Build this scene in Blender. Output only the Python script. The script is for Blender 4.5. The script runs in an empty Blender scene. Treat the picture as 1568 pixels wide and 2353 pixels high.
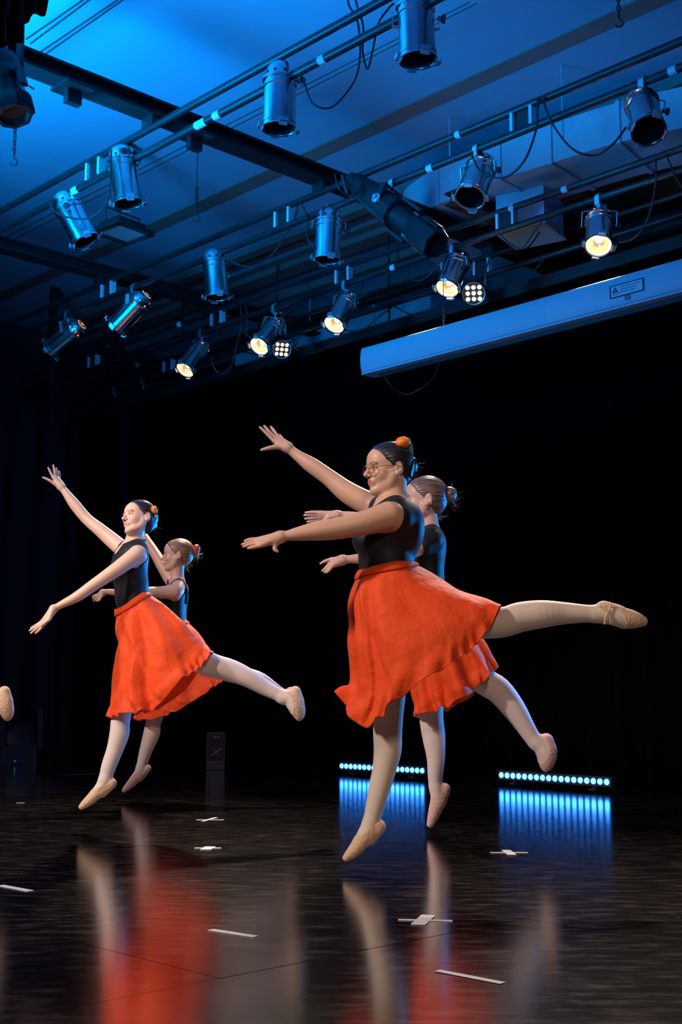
import bpy, math, random
import numpy as np
from mathutils import Vector, Matrix
random.seed(7)
rng = np.random.default_rng(11)
sc = bpy.context.scene
COL = sc.collection
# ------------------------------------------------------------------ camera
FPX = 2880.0; CX, CY = 784.0, 1176.5; PITCH = math.radians(8.37); YAW = math.radians(43.98); CAMH = 0.68
FH = np.array([-math.cos(YAW), math.sin(YAW), 0.0])      # horizontal view direction
RH = np.array([math.sin(YAW), math.cos(YAW), 0.0])       # to the right of the view
UP = np.array([0.0, 0.0, 1.0])
cam_data = bpy.data.cameras.new('camera'); cam = bpy.data.objects.new('camera', cam_data); COL.objects.link(cam)
cam_data.sensor_fit = 'HORIZONTAL'; cam_data.sensor_width = 24.0; cam_data.lens = 24.0 * FPX / 1568.0
cam_data.clip_start = 0.05; cam_data.clip_end = 100
cam.location = (0, 0, CAMH)
cam.rotation_euler = (math.pi / 2 + PITCH, 0, math.atan2(-FH[0], FH[1]))
sc.camera = cam

def W(px, py, F):
    """point in the room that the photo shows at (px,py), F metres ahead of the camera"""
    xc = (px - CX) / FPX; yc = (CY - py) / FPX
    s = F / (math.cos(PITCH) - yc * math.sin(PITCH))
    return RH * (xc * s) + FH * F + UP * (CAMH + (math.sin(PITCH) + yc * math.cos(PITCH)) * s)
def MPP(py, F):
    yc = (CY - py) / FPX
    return F / (math.cos(PITCH) - yc * math.sin(PITCH)) / FPX
def RFZ(r, f, z): return RH * r + FH * f + UP * z
def on_z(px, py, z):
    a = W(px, py, 1.0) - np.array([0, 0, CAMH]); return np.array([0, 0, CAMH]) + a * ((z - CAMH) / a[2])
def on_y(px, py, y):
    a = W(px, py, 1.0) - np.array([0, 0, CAMH]); return np.array([0, 0, CAMH]) + a * (y / a[1])
def line_x(px, y, z):
    """point of the line Y=y, Z=z that the photo shows at column px"""
    lo, hi = -16.0, 3.0
    cp, sp = math.cos(PITCH), math.sin(PITCH)
    for _ in range(50):
        m = (lo + hi) / 2; v = np.array([m, y, z - CAMH])
        r = v @ RH; f = v @ FH; dep = f * cp + v[2] * sp
        x = CX + FPX * r / dep if dep > 0.01 else 1e9
        if x < px: lo = m
        else: hi = m
    return np.array([(lo + hi) / 2, y, z])

# ------------------------------------------------------------------ world, lights, exposure
sc.view_settings.view_transform = 'Standard'; sc.view_settings.look = 'None'
sc.view_settings.exposure = 0.0; sc.view_settings.gamma = 1.0; sc.view_settings.use_curve_mapping = False
world = bpy.data.worlds.new('dark_theatre'); sc.world = world; world.use_nodes = True
world.node_tree.nodes['Background'].inputs[0].default_value = (0.03, 0.08, 0.3, 1)
world.node_tree.nodes['Background'].inputs[1].default_value = 0.002

def spot(name, loc, target, power, color, angle=40, blend=0.5, radius=0.08):
    ld = bpy.data.lights.new(name, 'SPOT'); ld.energy = power; ld.color = color
    ld.spot_size = math.radians(angle); ld.spot_blend = blend; ld.shadow_soft_size = radius
    o = bpy.data.objects.new(name, ld); COL.objects.link(o); o.location = Vector(loc)
    o.rotation_euler = (Vector(target) - Vector(loc)).to_track_quat('-Z', 'Y').to_euler()
    return o
def area(name, loc, target, power, color, sx, sy):
    ld = bpy.data.lights.new(name, 'AREA'); ld.energy = power; ld.color = color
    ld.shape = 'RECTANGLE'; ld.size = sx; ld.size_y = sy
    o = bpy.data.objects.new(name, ld); COL.objects.link(o); o.location = Vector(loc)
    o.rotation_euler = (Vector(target) - Vector(loc)).to_track_quat('-Z', 'Y').to_euler()
    return o
BLUE = (0.0, 0.22, 1.0); BLUE2 = (0.01, 0.30, 1.0); WARM = (1.0, 0.80, 0.62); WHITE = (1.0, 0.88, 0.80)
# front-of-house wash: high lamps on the audience side, aimed down at the dancers
spot('front_wash_left', RFZ(-4.6, 2.0, 4.6), RFZ(0.0, 5.5, 0.95), 1400, WHITE, 42, 0.5, 0.22)
spot('front_wash_upstage', RFZ(-5.6, 3.8, 4.6), RFZ(-1.7, 7.2, 1.0), 1050, WHITE, 36, 0.5, 0.2)
spot('front_fill', RFZ(0.6, -1.6, 4.7), RFZ(-0.2, 5.0, 0.2), 640, (1.0, 0.76, 0.66), 44, 0.6, 0.5)
# blue side light from upstage right, just in front of the black curtain
spot('blue_side_right', RFZ(3.5, 7.6, 1.5), RFZ(0.3, 5.9, 1.5), 900, BLUE2, 44, 0.5, 0.10)
spot('blue_side_centre', RFZ(0.9, 9.7, 1.2), RFZ(-1.2, 7.4, 1.45), 800, BLUE2, 40, 0.5, 0.10)
# blue up-light on the ceiling from the front of house
spot('blue_ceiling_wash', RFZ(-3.3, 6.4, 3.3), RFZ(-1.9, 7.6, 5.1), 2100, (0.0, 0.34, 1.0), 120, 1.0, 0.7)
spot('blue_ceiling_near', RFZ(-1.4, 0.6, 2.6), RFZ(0.2, 7.6, 4.7), 1250, BLUE, 60, 1.0, 0.6)
# extra back spots without fixtures, added besides the beams of the lit lamps
spot('extra_white_back_right', RFZ(0.86, 8.4, 4.0), RFZ(0.35, 5.3, 0.9), 300, WHITE, 56, 0.7, 0.08)
spot('extra_warm_floor_right', RFZ(1.9, 8.0, 4.0), RFZ(1.25, 4.6, 0.0), 700, WARM, 40, 0.9, 0.08)  # added for a warm glow on the right of the floor
spot('extra_warm_back_left', RFZ(-0.95, 9.7, 3.7), RFZ(-1.2, 7.8, 1.2), 850, WARM, 50, 0.7, 0.08)
spot('blue_haze_stand_in', RFZ(-5.5, 7.0, 3.9), RFZ(-3.8, 14.0, 3.4), 12, BLUE, 80, 1.0, 0.3)  # added blue spot on the left wall, stands in for haze

# ------------------------------------------------------------------ materials
def mat(name, color, rough=0.5, metal=0.0, spec=0.5, emit=None, estr=0.0, noise=None, bump=None, coat=0.0, sheen=0.0, trans=0.0, ior=1.5, aniso=0.0):
    m = bpy.data.materials.new(name); m.use_nodes = True; nt = m.node_tree; b = nt.nodes['Principled BSDF']
    b.inputs['Base Color'].default_value = (*color, 1); b.inputs['Roughness'].default_value = rough
    b.inputs['Metallic'].default_value = metal; b.inputs['Specular IOR Level'].default_value = spec
    b.inputs['Coat Weight'].default_value = coat; b.inputs['Sheen Weight'].default_value = sheen
    b.inputs['IOR'].default_value = ior; b.inputs['Anisotropic'].default_value = aniso
    if trans: b.inputs['Transmission Weight'].default_value = trans
    if emit: b.inputs['Emission Color'].default_value = (*emit, 1); b.inputs['Emission Strength'].default_value = estr
    tc = nt.nodes.new('ShaderNodeTexCoord')
    if noise:
        sca, amt = noise
        n = nt.nodes.new('ShaderNodeTexNoise'); n.inputs['Scale'].default_value = sca; n.inputs['Detail'].default_value = 5
        nt.links.new(tc.outputs['Object'], n.inputs['Vector'])
        mx = nt.nodes.new('ShaderNodeMix'); mx.data_type = 'RGBA'
        mx.inputs[6].default_value = (*[c * (1 - amt) for c in color], 1); mx.inputs[7].default_value = (*[min(1, c * (1 + amt)) for c in color], 1)
        nt.links.new(n.outputs['Fac'], mx.inputs[0]); nt.links.new(mx.outputs[2], b.inputs['Base Color'])
    if bump:
        sca, st = bump
        n2 = nt.nodes.new('ShaderNodeTexNoise'); n2.inputs['Scale'].default_value = sca; n2.inputs['Detail'].default_value = 4
        nt.links.new(tc.outputs['Object'], n2.inputs['Vector'])
        bp = nt.nodes.new('ShaderNodeBump'); bp.inputs['Strength'].default_value = st; bp.inputs['Distance'].default_value = 0.01
        nt.links.new(n2.outputs['Fac'], bp.inputs['Height']); nt.links.new(bp.outputs['Normal'], b.inputs['Normal'])
    return m
M = {}
M['chrome'] = mat('polished_aluminium', (0.80, 0.82, 0.84), 0.2, 1.0, noise=(9, 0.12), bump=(14, 0.12))
M['steel'] = mat('zinc_steel', (0.75, 0.77, 0.8), 0.38, 0.85, noise=(30, 0.15))
M['pipe'] = mat('black_painted_pipe', (0.012, 0.013, 0.016), 0.42, 0.0, 0.5, noise=(8, 0.4))
M['beam'] = mat('black_steel_beam', (0.010, 0.010, 0.012), 0.6, 0.0, 0.4, noise=(5, 0.3))
M['blackmetal'] = mat('black_powder_coat', (0.012, 0.012, 0.014), 0.45, 0.0, 0.5, noise=(20, 0.3))
M['rubber'] = mat('black_rubber', (0.02, 0.02, 0.022), 0.6)
M['dark_inside'] = mat('matt_black_interior', (0.006, 0.006, 0.006), 0.8, 0, 0.1)
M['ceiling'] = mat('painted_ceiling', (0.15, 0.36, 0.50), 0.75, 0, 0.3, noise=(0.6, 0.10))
M['brown'] = mat('brown_strip', (0.20, 0.13, 0.12), 0.7, noise=(4, 0.15))
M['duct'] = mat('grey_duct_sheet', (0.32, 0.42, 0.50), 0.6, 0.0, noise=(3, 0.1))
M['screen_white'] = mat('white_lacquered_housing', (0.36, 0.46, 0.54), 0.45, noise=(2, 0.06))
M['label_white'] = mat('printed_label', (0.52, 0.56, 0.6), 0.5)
M['print_dark'] = mat('black_print', (0.02, 0.02, 0.03), 0.6)
M['print_grey'] = mat('grey_print', (0.16, 0.19, 0.24), 0.6)
M['drape'] = mat('black_velour', (0.0016, 0.0016, 0.0018), 1.0, 0, 0.0, noise=(3, 0.3))
M['drape_blue'] = mat('dark_wall_paint', (0.03, 0.033, 0.04), 0.9, 0, 0.2, noise=(2, 0.2))
M['tape'] = mat('white_cloth_tape', (0.62, 0.60, 0.56), 0.6, bump=(200, 0.2))
M['whitetape'] = mat('white_tape_on_pipe', (0.55, 0.6, 0.65), 0.6)
M['warm_lens'] = mat('lit_lamp_lens', (1, 0.9, 0.7), 0.3, emit=(1.0, 0.66, 0.34), estr=1.35)
M['warm_core'] = mat('lit_lamp_core', (1, 0.9, 0.7), 0.3, emit=(1.0, 0.80, 0.52), estr=3.2)
M['reflector'] = mat('warm_lit_reflector', (1.0, 0.8, 0.5), 0.25, 1.0, emit=(1.0, 0.60, 0.28), estr=0.55)
M['amber'] = mat('amber_glow_vent', (1, 0.6, 0.25), 0.5, emit=(1.0, 0.42, 0.12), estr=0.7)
M['led_white'] = mat('lit_white_led', (1, 1, 1), 0.3, emit=(1.0, 0.86, 0.58), estr=7)
M['led_blue'] = mat('lit_blue_led', (0.1, 0.3, 1), 0.3, emit=(0.03, 0.25, 1.0), estr=15)
M['green_led'] = mat('green_indicator', (0, 1, 0), 0.3, emit=(0.1, 1.0, 0.2), estr=0.6)
M['glass_dark'] = mat('flood_light_glass', (0.20, 0.22, 0.25), 0.25, 0, 0.6)
M['leotard'] = mat('black_stretch_fabric', (0.006, 0.006, 0.007), 0.6, 0, 0.3, sheen=0.03, bump=(60, 0.05))
M['leotard2'] = mat('charcoal_stretch_fabric', (0.009, 0.008, 0.009), 0.6, 0, 0.3, sheen=0.03, bump=(60, 0.05))
M['tights'] = mat('pale_pink_tights', (0.66, 0.52, 0.47), 0.6, 0, 0.3, sheen=0.2, noise=(20, 0.04))
M['tights_tan'] = mat('ivory_tights', (0.62, 0.49, 0.38), 0.6, 0, 0.3, sheen=0.2, noise=(20, 0.04))
M['shoe'] = mat('flesh_ballet_slipper', (0.62, 0.40, 0.25), 0.6, 0, 0.3, noise=(60, 0.12), bump=(70, 0.5))
M['shoe_pink'] = mat('pink_ballet_slipper', (0.66, 0.40, 0.34), 0.6, 0, 0.3, noise=(60, 0.12), bump=(70, 0.5))
M['elastic'] = mat('elastic_strap', (0.66, 0.44, 0.28), 0.6)
M['petal'] = mat('orange_petal', (0.95, 0.22, 0.02), 0.5, noise=(60, 0.25))
M['petal_red'] = mat('red_orange_petal', (0.85, 0.07, 0.02), 0.5, noise=(60, 0.25))
M['leaf'] = mat('green_leaf', (0.05, 0.16, 0.08), 0.5)
M['gold'] = mat('rose_gold_wire', (0.30, 0.14, 0.10), 0.3, 0.9)
M['earring'] = mat('silver_earring', (0.8, 0.8, 0.85), 0.2, 1)
def make_cloth():
    m = bpy.data.materials.new('orange_red_chiffon'); m.use_nodes = True; nt = m.node_tree; b = nt.nodes['Principled BSDF']
    b.inputs['Roughness'].default_value = 0.62; b.inputs['Specular IOR Level'].default_value = 0.25; b.inputs['Sheen Weight'].default_value = 0.1
    tc = nt.nodes.new('ShaderNodeTexCoord'); n = nt.nodes.new('ShaderNodeTexNoise'); n.inputs['Scale'].default_value = 7; n.inputs['Detail'].default_value = 3
    nt.links.new(tc.outputs['Object'], n.inputs['Vector'])
    mx = nt.nodes.new('ShaderNodeMix'); mx.data_type = 'RGBA'; mx.inputs[6].default_value = (0.86, 0.064, 0.007, 1); mx.inputs[7].default_value = (0.95, 0.10, 0.011, 1)
    nt.links.new(n.outputs['Fac'], mx.inputs[0]); nt.links.new(mx.outputs[2], b.inputs['Base Color'])
    tr = nt.nodes.new('ShaderNodeBsdfTranslucent'); nt.links.new(mx.outputs[2], tr.inputs['Color'])
    ms = nt.nodes.new('ShaderNodeMixShader'); ms.inputs[0].default_value = 0.22
    nt.links.new(b.outputs[0], ms.inputs[1]); nt.links.new(tr.outputs[0], ms.inputs[2]); nt.links.new(ms.outputs[0], nt.nodes['Material Output'].inputs['Surface'])
    n2 = nt.nodes.new('ShaderNodeTexNoise'); n2.inputs['Scale'].default_value = 16; n2.inputs['Detail'].default_value = 3
    nt.links.new(tc.outputs['Object'], n2.inputs['Vector'])
    bp = nt.nodes.new('ShaderNodeBump'); bp.inputs['Strength'].default_value = 0.38; bp.inputs['Distance'].default_value = 0.025
    nt.links.new(n2.outputs['Fac'], bp.inputs['Height']); nt.links.new(bp.outputs['Normal'], b.inputs['Normal'])
    return m
M['skirt'] = make_cloth()
def make_skin(name, base):
    m = bpy.data.materials.new(name); m.use_nodes = True; nt = m.node_tree; b = nt.nodes['Principled BSDF']
    a = nt.nodes.new('ShaderNodeAttribute'); a.attribute_name = 'tint'
    mx = nt.nodes.new('ShaderNodeMix'); mx.data_type = 'RGBA'; mx.blend_type = 'MULTIPLY'; mx.inputs[0].default_value = 1.0
    mx.inputs[6].default_value = (*base, 1); nt.links.new(a.outputs['Color'], mx.inputs[7]); nt.links.new(mx.outputs[2], b.inputs['Base Color'])
    b.inputs['Roughness'].default_value = 0.45; b.inputs['Specular IOR Level'].default_value = 0.4
    b.inputs['Subsurface Weight'].default_value = 0.12; b.inputs['Subsurface Radius'].default_value = (1.0, 0.35, 0.2); b.inputs['Subsurface Scale'].default_value = 0.012
    return m
M['skin1'] = make_skin('warm_skin', (0.64, 0.36, 0.23)); M['skin2'] = make_skin('fair_skin', (0.72, 0.44, 0.32))
M['skin3'] = make_skin('light_skin', (0.66, 0.38, 0.26)); M['skin4'] = make_skin('rosy_skin', (0.66, 0.38, 0.27))
def make_hair(name, c0, c1, rough=0.35):
    m = bpy.data.materials.new(name); m.use_nodes = True; nt = m.node_tree; b = nt.nodes['Principled BSDF']
    a = nt.nodes.new('ShaderNodeAttribute'); a.attribute_name = 'strand'
    n = nt.nodes.new('ShaderNodeTexNoise'); n.noise_dimensions = '2D'; n.inputs['Scale'].default_value = 1.0; n.inputs['Detail'].default_value = 4
    nt.links.new(a.outputs['Vector'], n.inputs['Vector'])
    cr = nt.nodes.new('ShaderNodeValToRGB'); cr.color_ramp.elements[0].position = 0.35; cr.color_ramp.elements[1].position = 0.68
    cr.color_ramp.elements[0].color = (*c0, 1); cr.color_ramp.elements[1].color = (*c1, 1)
    nt.links.new(n.outputs['Fac'], cr.inputs[0]); nt.links.new(cr.outputs[0], b.inputs['Base Color'])
    bp = nt.nodes.new('ShaderNodeBump'); bp.inputs['Strength'].default_value = 0.5; bp.inputs['Distance'].default_value = 0.002
    nt.links.new(n.outputs['Fac'], bp.inputs['Height']); nt.links.new(bp.outputs['Normal'], b.inputs['Normal'])
    b.inputs['Roughness'].default_value = rough; b.inputs['Specular IOR Level'].default_value = 0.6
    return m
M['hair_black'] = make_hair('black_hair', (0.006, 0.005, 0.006), (0.035, 0.028, 0.028))
M['hair_brown'] = make_hair('brown_hair', (0.05, 0.025, 0.015), (0.26, 0.15, 0.09))
M['hair_auburn'] = make_hair('auburn_blonde_hair', (0.11, 0.045, 0.015), (0.50, 0.25, 0.09))
def make_floor():
    m = bpy.data.materials.new('glossy_black_stage_floor'); m.use_nodes = True; nt = m.node_tree; b = nt.nodes['Principled BSDF']
    g = nt.nodes.new('ShaderNodeNewGeometry')
    mp = nt.nodes.new('ShaderNodeMapping'); mp.inputs['Scale'].default_value = (1, 1, 1); mp.inputs['Rotation'].default_value = (0, 0, -math.radians(46)); nt.links.new(g.outputs['Position'], mp.inputs['Vector'])
    st = nt.nodes.new('ShaderNodeMapping'); st.inputs['Scale'].default_value = (5, 17, 1); nt.links.new(mp.outputs[0], st.inputs['Vector'])
    n1 = nt.nodes.new('ShaderNodeTexNoise'); n1.inputs['Scale'].default_value = 1.2; n1.inputs['Detail'].default_value = 9; n1.inputs['Roughness'].default_value = 0.75; nt.links.new(st.outputs[0], n1.inputs['Vector'])
    n0 = nt.nodes.new('ShaderNodeTexNoise'); n0.inputs['Scale'].default_value = 0.8; n0.inputs['Detail'].default_value = 3; nt.links.new(g.outputs['Position'], n0.inputs['Vector'])
    cr = nt.nodes.new('ShaderNodeValToRGB'); cr.color_ramp.elements[0].position = 0.50; cr.color_ramp.elements[1].position = 0.74
    cr.color_ramp.elements[0].color = (0.004, 0.003, 0.004, 1); cr.color_ramp.elements[1].color = (0.15, 0.098, 0.088, 1)
    nt.links.new(n1.outputs['Fac'], cr.inputs[0])
    # specks of dust
    v = nt.nodes.new('ShaderNodeTexVoronoi'); v.inputs['Scale'].default_value = 9; nt.links.new(g.outputs['Position'], v.inputs['Vector'])
    lt = nt.nodes.new('ShaderNodeMath'); lt.operation = 'LESS_THAN'; lt.inputs[1].default_value = 0.035; nt.links.new(v.outputs['Distance'], lt.inputs[0])
    mx = nt.nodes.new('ShaderNodeMix'); mx.data_type = 'RGBA'; mx.inputs[7].default_value = (0.30, 0.26, 0.24, 1)
    nt.links.new(lt.outputs[0], mx.inputs[0]); nt.links.new(cr.outputs[0], mx.inputs[6]); nt.links.new(mx.outputs[2], b.inputs['Base Color'])
    mr = nt.nodes.new('ShaderNodeMapRange'); mr.inputs['To Min'].default_value = 0.07; mr.inputs['To Max'].default_value = 0.24
    mr.inputs['From Min'].default_value = 0.3; mr.inputs['From Max'].default_value = 0.75
    nt.links.new(n1.outputs['Fac'], mr.inputs['Value']); nt.links.new(mr.outputs[0], b.inputs['Roughness'])
    bp = nt.nodes.new('ShaderNodeBump'); bp.inputs['Strength'].default_value = 0.10; bp.inputs['Distance'].default_value = 0.002
    nt.links.new(n1.outputs['Fac'], bp.inputs['Height']); nt.links.new(bp.outputs['Normal'], b.inputs['Normal']); nt.links.new(bp.outputs['Normal'], b.inputs['Coat Normal'])
    b.inputs['IOR'].default_value = 1.6; b.inputs['Coat Weight'].default_value = 1.0; b.inputs['Coat Roughness'].default_value = 0.14; b.inputs['Coat IOR'].default_value = 1.75; b.inputs['Specular IOR Level'].default_value = 0.5
    return m
M['floor'] = make_floor()
M['floor_seam'] = mat('floor_underlay', (0.004, 0.004, 0.004), 0.9, 0, 0.1)

# ------------------------------------------------------------------ object helpers
class MB:
    def __init__(s): s.v = []; s.f = []
    def add(s, verts, faces):
        o = len(s.v); s.v.extend([tuple(float(c) for c in p) for p in verts]); s.f.extend([tuple(i + o for i in fc) for fc in faces])
        return s
    def box(s, c, size, rot=None):
        c = np.array(c, float); h = np.array(size, float) / 2; R = np.eye(3) if rot is None else np.array(rot)[:3, :3]
        pts = [c + R @ (h * np.array([a, b, d])) for a in (-1, 1) for b in (-1, 1) for d in (-1, 1)]
        return s.add(pts, [(0, 1, 3, 2), (4, 6, 7, 5), (0, 4, 5, 1), (2, 3, 7, 6), (0, 2, 6, 4), (1, 5, 7, 3)])
    def tube(s, pts, r, n=8, cap=True):
        pts = [np.array(p, float) for p in pts]; k = len(pts); rs = r if hasattr(r, '__len__') else [r] * k
        t0 = pts[1] - pts[0]; t0 /= np.linalg.norm(t0) + 1e-12
        a = np.array([0, 0, 1.0]) if abs(t0[2]) < 0.9 else np.array([1.0, 0, 0]); u = np.cross(t0, a); u /= np.linalg.norm(u)
        vs = []
        for i in range(k):
            t = pts[min(i + 1, k - 1)] - pts[max(i - 1, 0)]; t /= np.linalg.norm(t) + 1e-12
            u = u - t * (u @ t); u /= np.linalg.norm(u) + 1e-12; w = np.cross(t, u)
            for j in range(n):
                an = 2 * math.pi * j / n; vs.append(pts[i] + rs[i] * (math.cos(an) * u + math.sin(an) * w))
        fs = [(i * n + j, i * n + (j + 1) % n, (i + 1) * n + (j + 1) % n, (i + 1) * n + j) for i in range(k - 1) for j in range(n)]
        if cap: fs += [tuple(range(n))[::-1], tuple(range((k - 1) * n, k * n))]
        return s.add(vs, fs)
    def lathe(s, prof, n=24, mtx=None, close=False):
        vs = []
        for (r, z) in prof:
            for j in range(n):
                an = 2 * math.pi * j / n; p = np.array([r * math.cos(an), r * math.sin(an), z]); vs.append(p)
        if mtx is not None: vs = [np.array(mtx[0]) @ p + np.array(mtx[1]) for p in vs]
        k = len(prof)
        fs = [(i * n + j, i * n + (j + 1) % n, (i + 1) * n + (j + 1) % n, (i + 1) * n + j) for i in range(k - 1) for j in range(n)]
        return s.add(vs, fs)
    def grid(s, P):
        P = np.array(P); a, b = P.shape[:2]
        return s.add(P.reshape(-1, 3), [(i * b + j, i * b + j + 1, (i + 1) * b + j + 1, (i + 1) * b + j) for i in range(a - 1) for j in range(b - 1)])
    def mesh(s, name, m, smooth=True, angle=None):
        me = bpy.data.meshes.new(name); me.from_pydata(s.v, [], s.f); me.materials.append(m)
        if smooth: me.polygons.foreach_set('use_smooth', [True] * len(me.polygons))
        me.update()
        if smooth and angle: 
            try: me.set_sharp_from_angle(angle=math.radians(angle))
            except Exception: pass
        return me
def put(name, me, parent=None, loc=None, mtx=None):
    o = bpy.data.objects.new(name, me); COL.objects.link(o)
    if parent is not None: o.parent = parent
    if mtx is not None: o.matrix_local = mtx
    elif loc is not None: o.location = Vector([float(c) for c in loc])
    return o
def obj(name, mb, m, parent=None, loc=None, smooth=True, angle=40, mtx=None):
    """parts of a thing are given in world coordinates when the parent is an unrotated Empty: subtract its place"""
    if parent is not None and mtx is None and loc is None:
        off = world_loc(parent)
        mb.v = [(p[0] - off[0], p[1] - off[1], p[2] - off[2]) for p in mb.v]
    return put(name, mb.mesh(name, m, smooth, angle), parent, loc, mtx)
def world_loc(o):
    p = Vector((0, 0, 0))
    while o is not None: p = p + o.location; o = o.parent
    return p
def tag(o, label=None, cat=None, group=None, kind=None):
    if label: o['label'] = label
    if cat: o['category'] = cat
    if group: o['group'] = group
    if kind: o['kind'] = kind
    return o
def thing(name, loc, label, cat, group=None):
    o = bpy.data.objects.new(name, None); COL.objects.link(o); o.empty_display_size = 0.1
    o.location = Vector([float(c) for c in loc]); return tag(o, label, cat, group)
def crom(P, n, closed=False):
    P = np.array(P, float); k = len(P); out = []
    if closed:
        for i in range(k):
            a, b, c, d = P[(i - 1) % k], P[i], P[(i + 1) % k], P[(i + 2) % k]
            for t in np.arange(n) / n: out.append(0.5 * ((2 * b) + (c - a) * t + (2 * a - 5 * b + 4 * c - d) * t * t + (3 * b - a - 3 * c + d) * t ** 3))
    else:
        for i in range(k - 1):
            b, c = P[i], P[i + 1]; a = P[i - 1] if i else 2 * b - c; d = P[i + 2] if i + 2 < k else 2 * c - b
            for t in np.arange(n) / n: out.append(0.5 * ((2 * b) + (c - a) * t + (2 * a - 5 * b + 4 * c - d) * t * t + (3 * b - a - 3 * c + d) * t ** 3))
        out.append(P[-1])
    return np.array(out)
def rotz(a): c, s = math.cos(a), math.sin(a); return np.array([[c, -s, 0], [s, c, 0], [0, 0, 1.0]])
def frame_from(zdir, xhint):
    z = np.array(zdir, float); z /= np.linalg.norm(z); x = np.array(xhint, float); x = x - z * (x @ z); x /= np.linalg.norm(x) + 1e-12
    return np.stack([x, np.cross(z, x), z], axis=1)
def mtx4(R, t): 
    m = np.eye(4); m[:3, :3] = R; m[:3, 3] = t; return Matrix(m.tolist())
# ================================================================== the room
XL, XR, YN, YB = -13.2, 3.6, -2.4, 8.15     # left wall, right, near edge, back curtain
ZC = 5.1                                     # ceiling
ZP = 4.2; TG = 0.155                         # lower truss pipe height, gap to the upper pipe
fl = tag(obj('floor', MB().box(((XL + XR) / 2 - 2, (YN + 13.6) / 2, -0.06), (XR - XL + 6, 13.6 - YN, 0.08)), M['floor_seam'], smooth=False), kind='structure')
pm = MB()
PW, PD = 2.4, 1.2
pm.box((PW / 2, PD / 2, -0.01), (PW - 0.0025, PD - 0.0025, 0.02)); pme = pm.mesh('floor_panel', M['floor'], False)
x0 = -2.5 - 5 * PW
for i in range(8):
    for j in range(-3, 6):
        y = 2.0 + PD * j
        put('floor_panel', pme, fl, (x0 + PW * i, y, -0.0002 * ((i * 7 + j * 3) % 4)))
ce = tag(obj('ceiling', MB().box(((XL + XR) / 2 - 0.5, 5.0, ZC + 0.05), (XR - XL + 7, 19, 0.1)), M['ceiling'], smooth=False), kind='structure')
tag(obj('wall_left', MB().box((XL - 0.1, 5.0, 2.6), (0.2, 17, 5.4)), M['drape_blue'], smooth=False), kind='structure')
tag(obj('wall_back', MB().box(((XL + XR) / 2, 12.6, 2.6), (XR - XL + 5, 0.2, 5.4)), M['drape_blue'], smooth=False), kind='structure')
# long brown strips and panel joints that run across the ceiling with the trusses
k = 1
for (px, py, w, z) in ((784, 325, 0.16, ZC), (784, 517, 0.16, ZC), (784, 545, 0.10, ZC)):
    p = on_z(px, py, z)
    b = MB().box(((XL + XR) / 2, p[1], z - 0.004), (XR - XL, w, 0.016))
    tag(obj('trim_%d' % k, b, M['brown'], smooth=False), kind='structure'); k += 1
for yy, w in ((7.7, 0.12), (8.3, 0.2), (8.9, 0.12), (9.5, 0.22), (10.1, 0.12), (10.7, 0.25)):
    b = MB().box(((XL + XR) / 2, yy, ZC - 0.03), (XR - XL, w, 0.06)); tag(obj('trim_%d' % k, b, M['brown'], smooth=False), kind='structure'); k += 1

# black cross beams under the ceiling (they run away from the audience)
def beam(px, py, z, label, y0=0.5, y1=12.4, lip=True):
    p = on_z(px, py, z); root = thing('ceiling_beam', (p[0], (y0 + y1) / 2, z), label, 'beam')
    obj('web', MB().box((p[0], (y0 + y1) / 2, z + 0.045), (0.03, y1 - y0, 0.08)), M['beam'], root, smooth=False)
    obj('bottom_flange', MB().box((p[0], (y0 + y1) / 2, z), (0.15, y1 - y0, 0.018)), M['beam'], root, smooth=False)
    obj('top_flange', MB().box((p[0], (y0 + y1) / 2, z + 0.09), (0.15, y1 - y0, 0.018)), M['beam'], root, smooth=False)
    return root, p[0]
ZB = 4.44
bm1, bx1 = beam(430, 300, ZB, 'long black steel beam crossing the bright blue ceiling from upper left')
bm2, bx2 = beam(180, 622, ZB, 'black steel beam crossing the dark ceiling above the two tilted cans on the left')
bm3, bx3 = beam(1270, 560, ZB, 'short length of black beam behind the grey duct at right', 7.0, 12.4)
for (x, y, par) in ((bx1, on_z(200, 140, ZB + .1)[1], bm1), (bx1, on_z(440, 275, ZB + .1)[1], bm1)):
    obj('cable_pulley_plate', MB().box((x + 0.02, y, ZB - 0.03), (0.20, 0.2, 0.02)).box((x + 0.02, y, ZB - 0.08), (0.05, 0.10, 0.1)), M['blackmetal'], par, smooth=False)

# ------------------------------------------------------------------ trusses: two pipes one above the other
def truss(y, z, x0, x1, plates, bands, label, lower=True):
    root = thing('lighting_truss', ((x0 + x1) / 2, y, z), label, 'truss', 'ladder trusses under the ceiling')
    if lower: obj('lower_pipe', MB().tube([(x0, y, z), (x1, y, z)], 0.025, 14), M['pipe'], root)
    obj('upper_pipe', MB().tube([(x0, y, z + TG), (x1, y, z + TG)], 0.025, 14), M['pipe'], root)
    for px in plates:
        x = line_x(px, y, z)[0]
        pl = obj('spacer_plate', MB().box((x, y, z + TG / 2), (0.14, 0.008, TG - 0.03)), M['blackmetal'], root, smooth=False)
        for sgn in (-1, 1):
            e = MB().box((x + sgn * 0.075, y, z + TG / 2), (0.022, 0.055, TG - 0.035)); put('white_edge', e.mesh('white_edge', M['whitetape'], False), pl, mtx=Matrix.Translation(-Vector(pl.parent.location)))
    for (px, up, w) in bands:
        zz = z + (TG if up else 0); x = line_x(px, y, zz)[0]
        obj('tape_band', MB().tube([(x - w / 2, y, zz), (x + w / 2, y, zz)], 0.0268, 14, False), M['whitetape'], root)
    return root
Y1, Y2, Y3, Y4 = 4.48, 6.0, 7.25, 7.95
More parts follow.
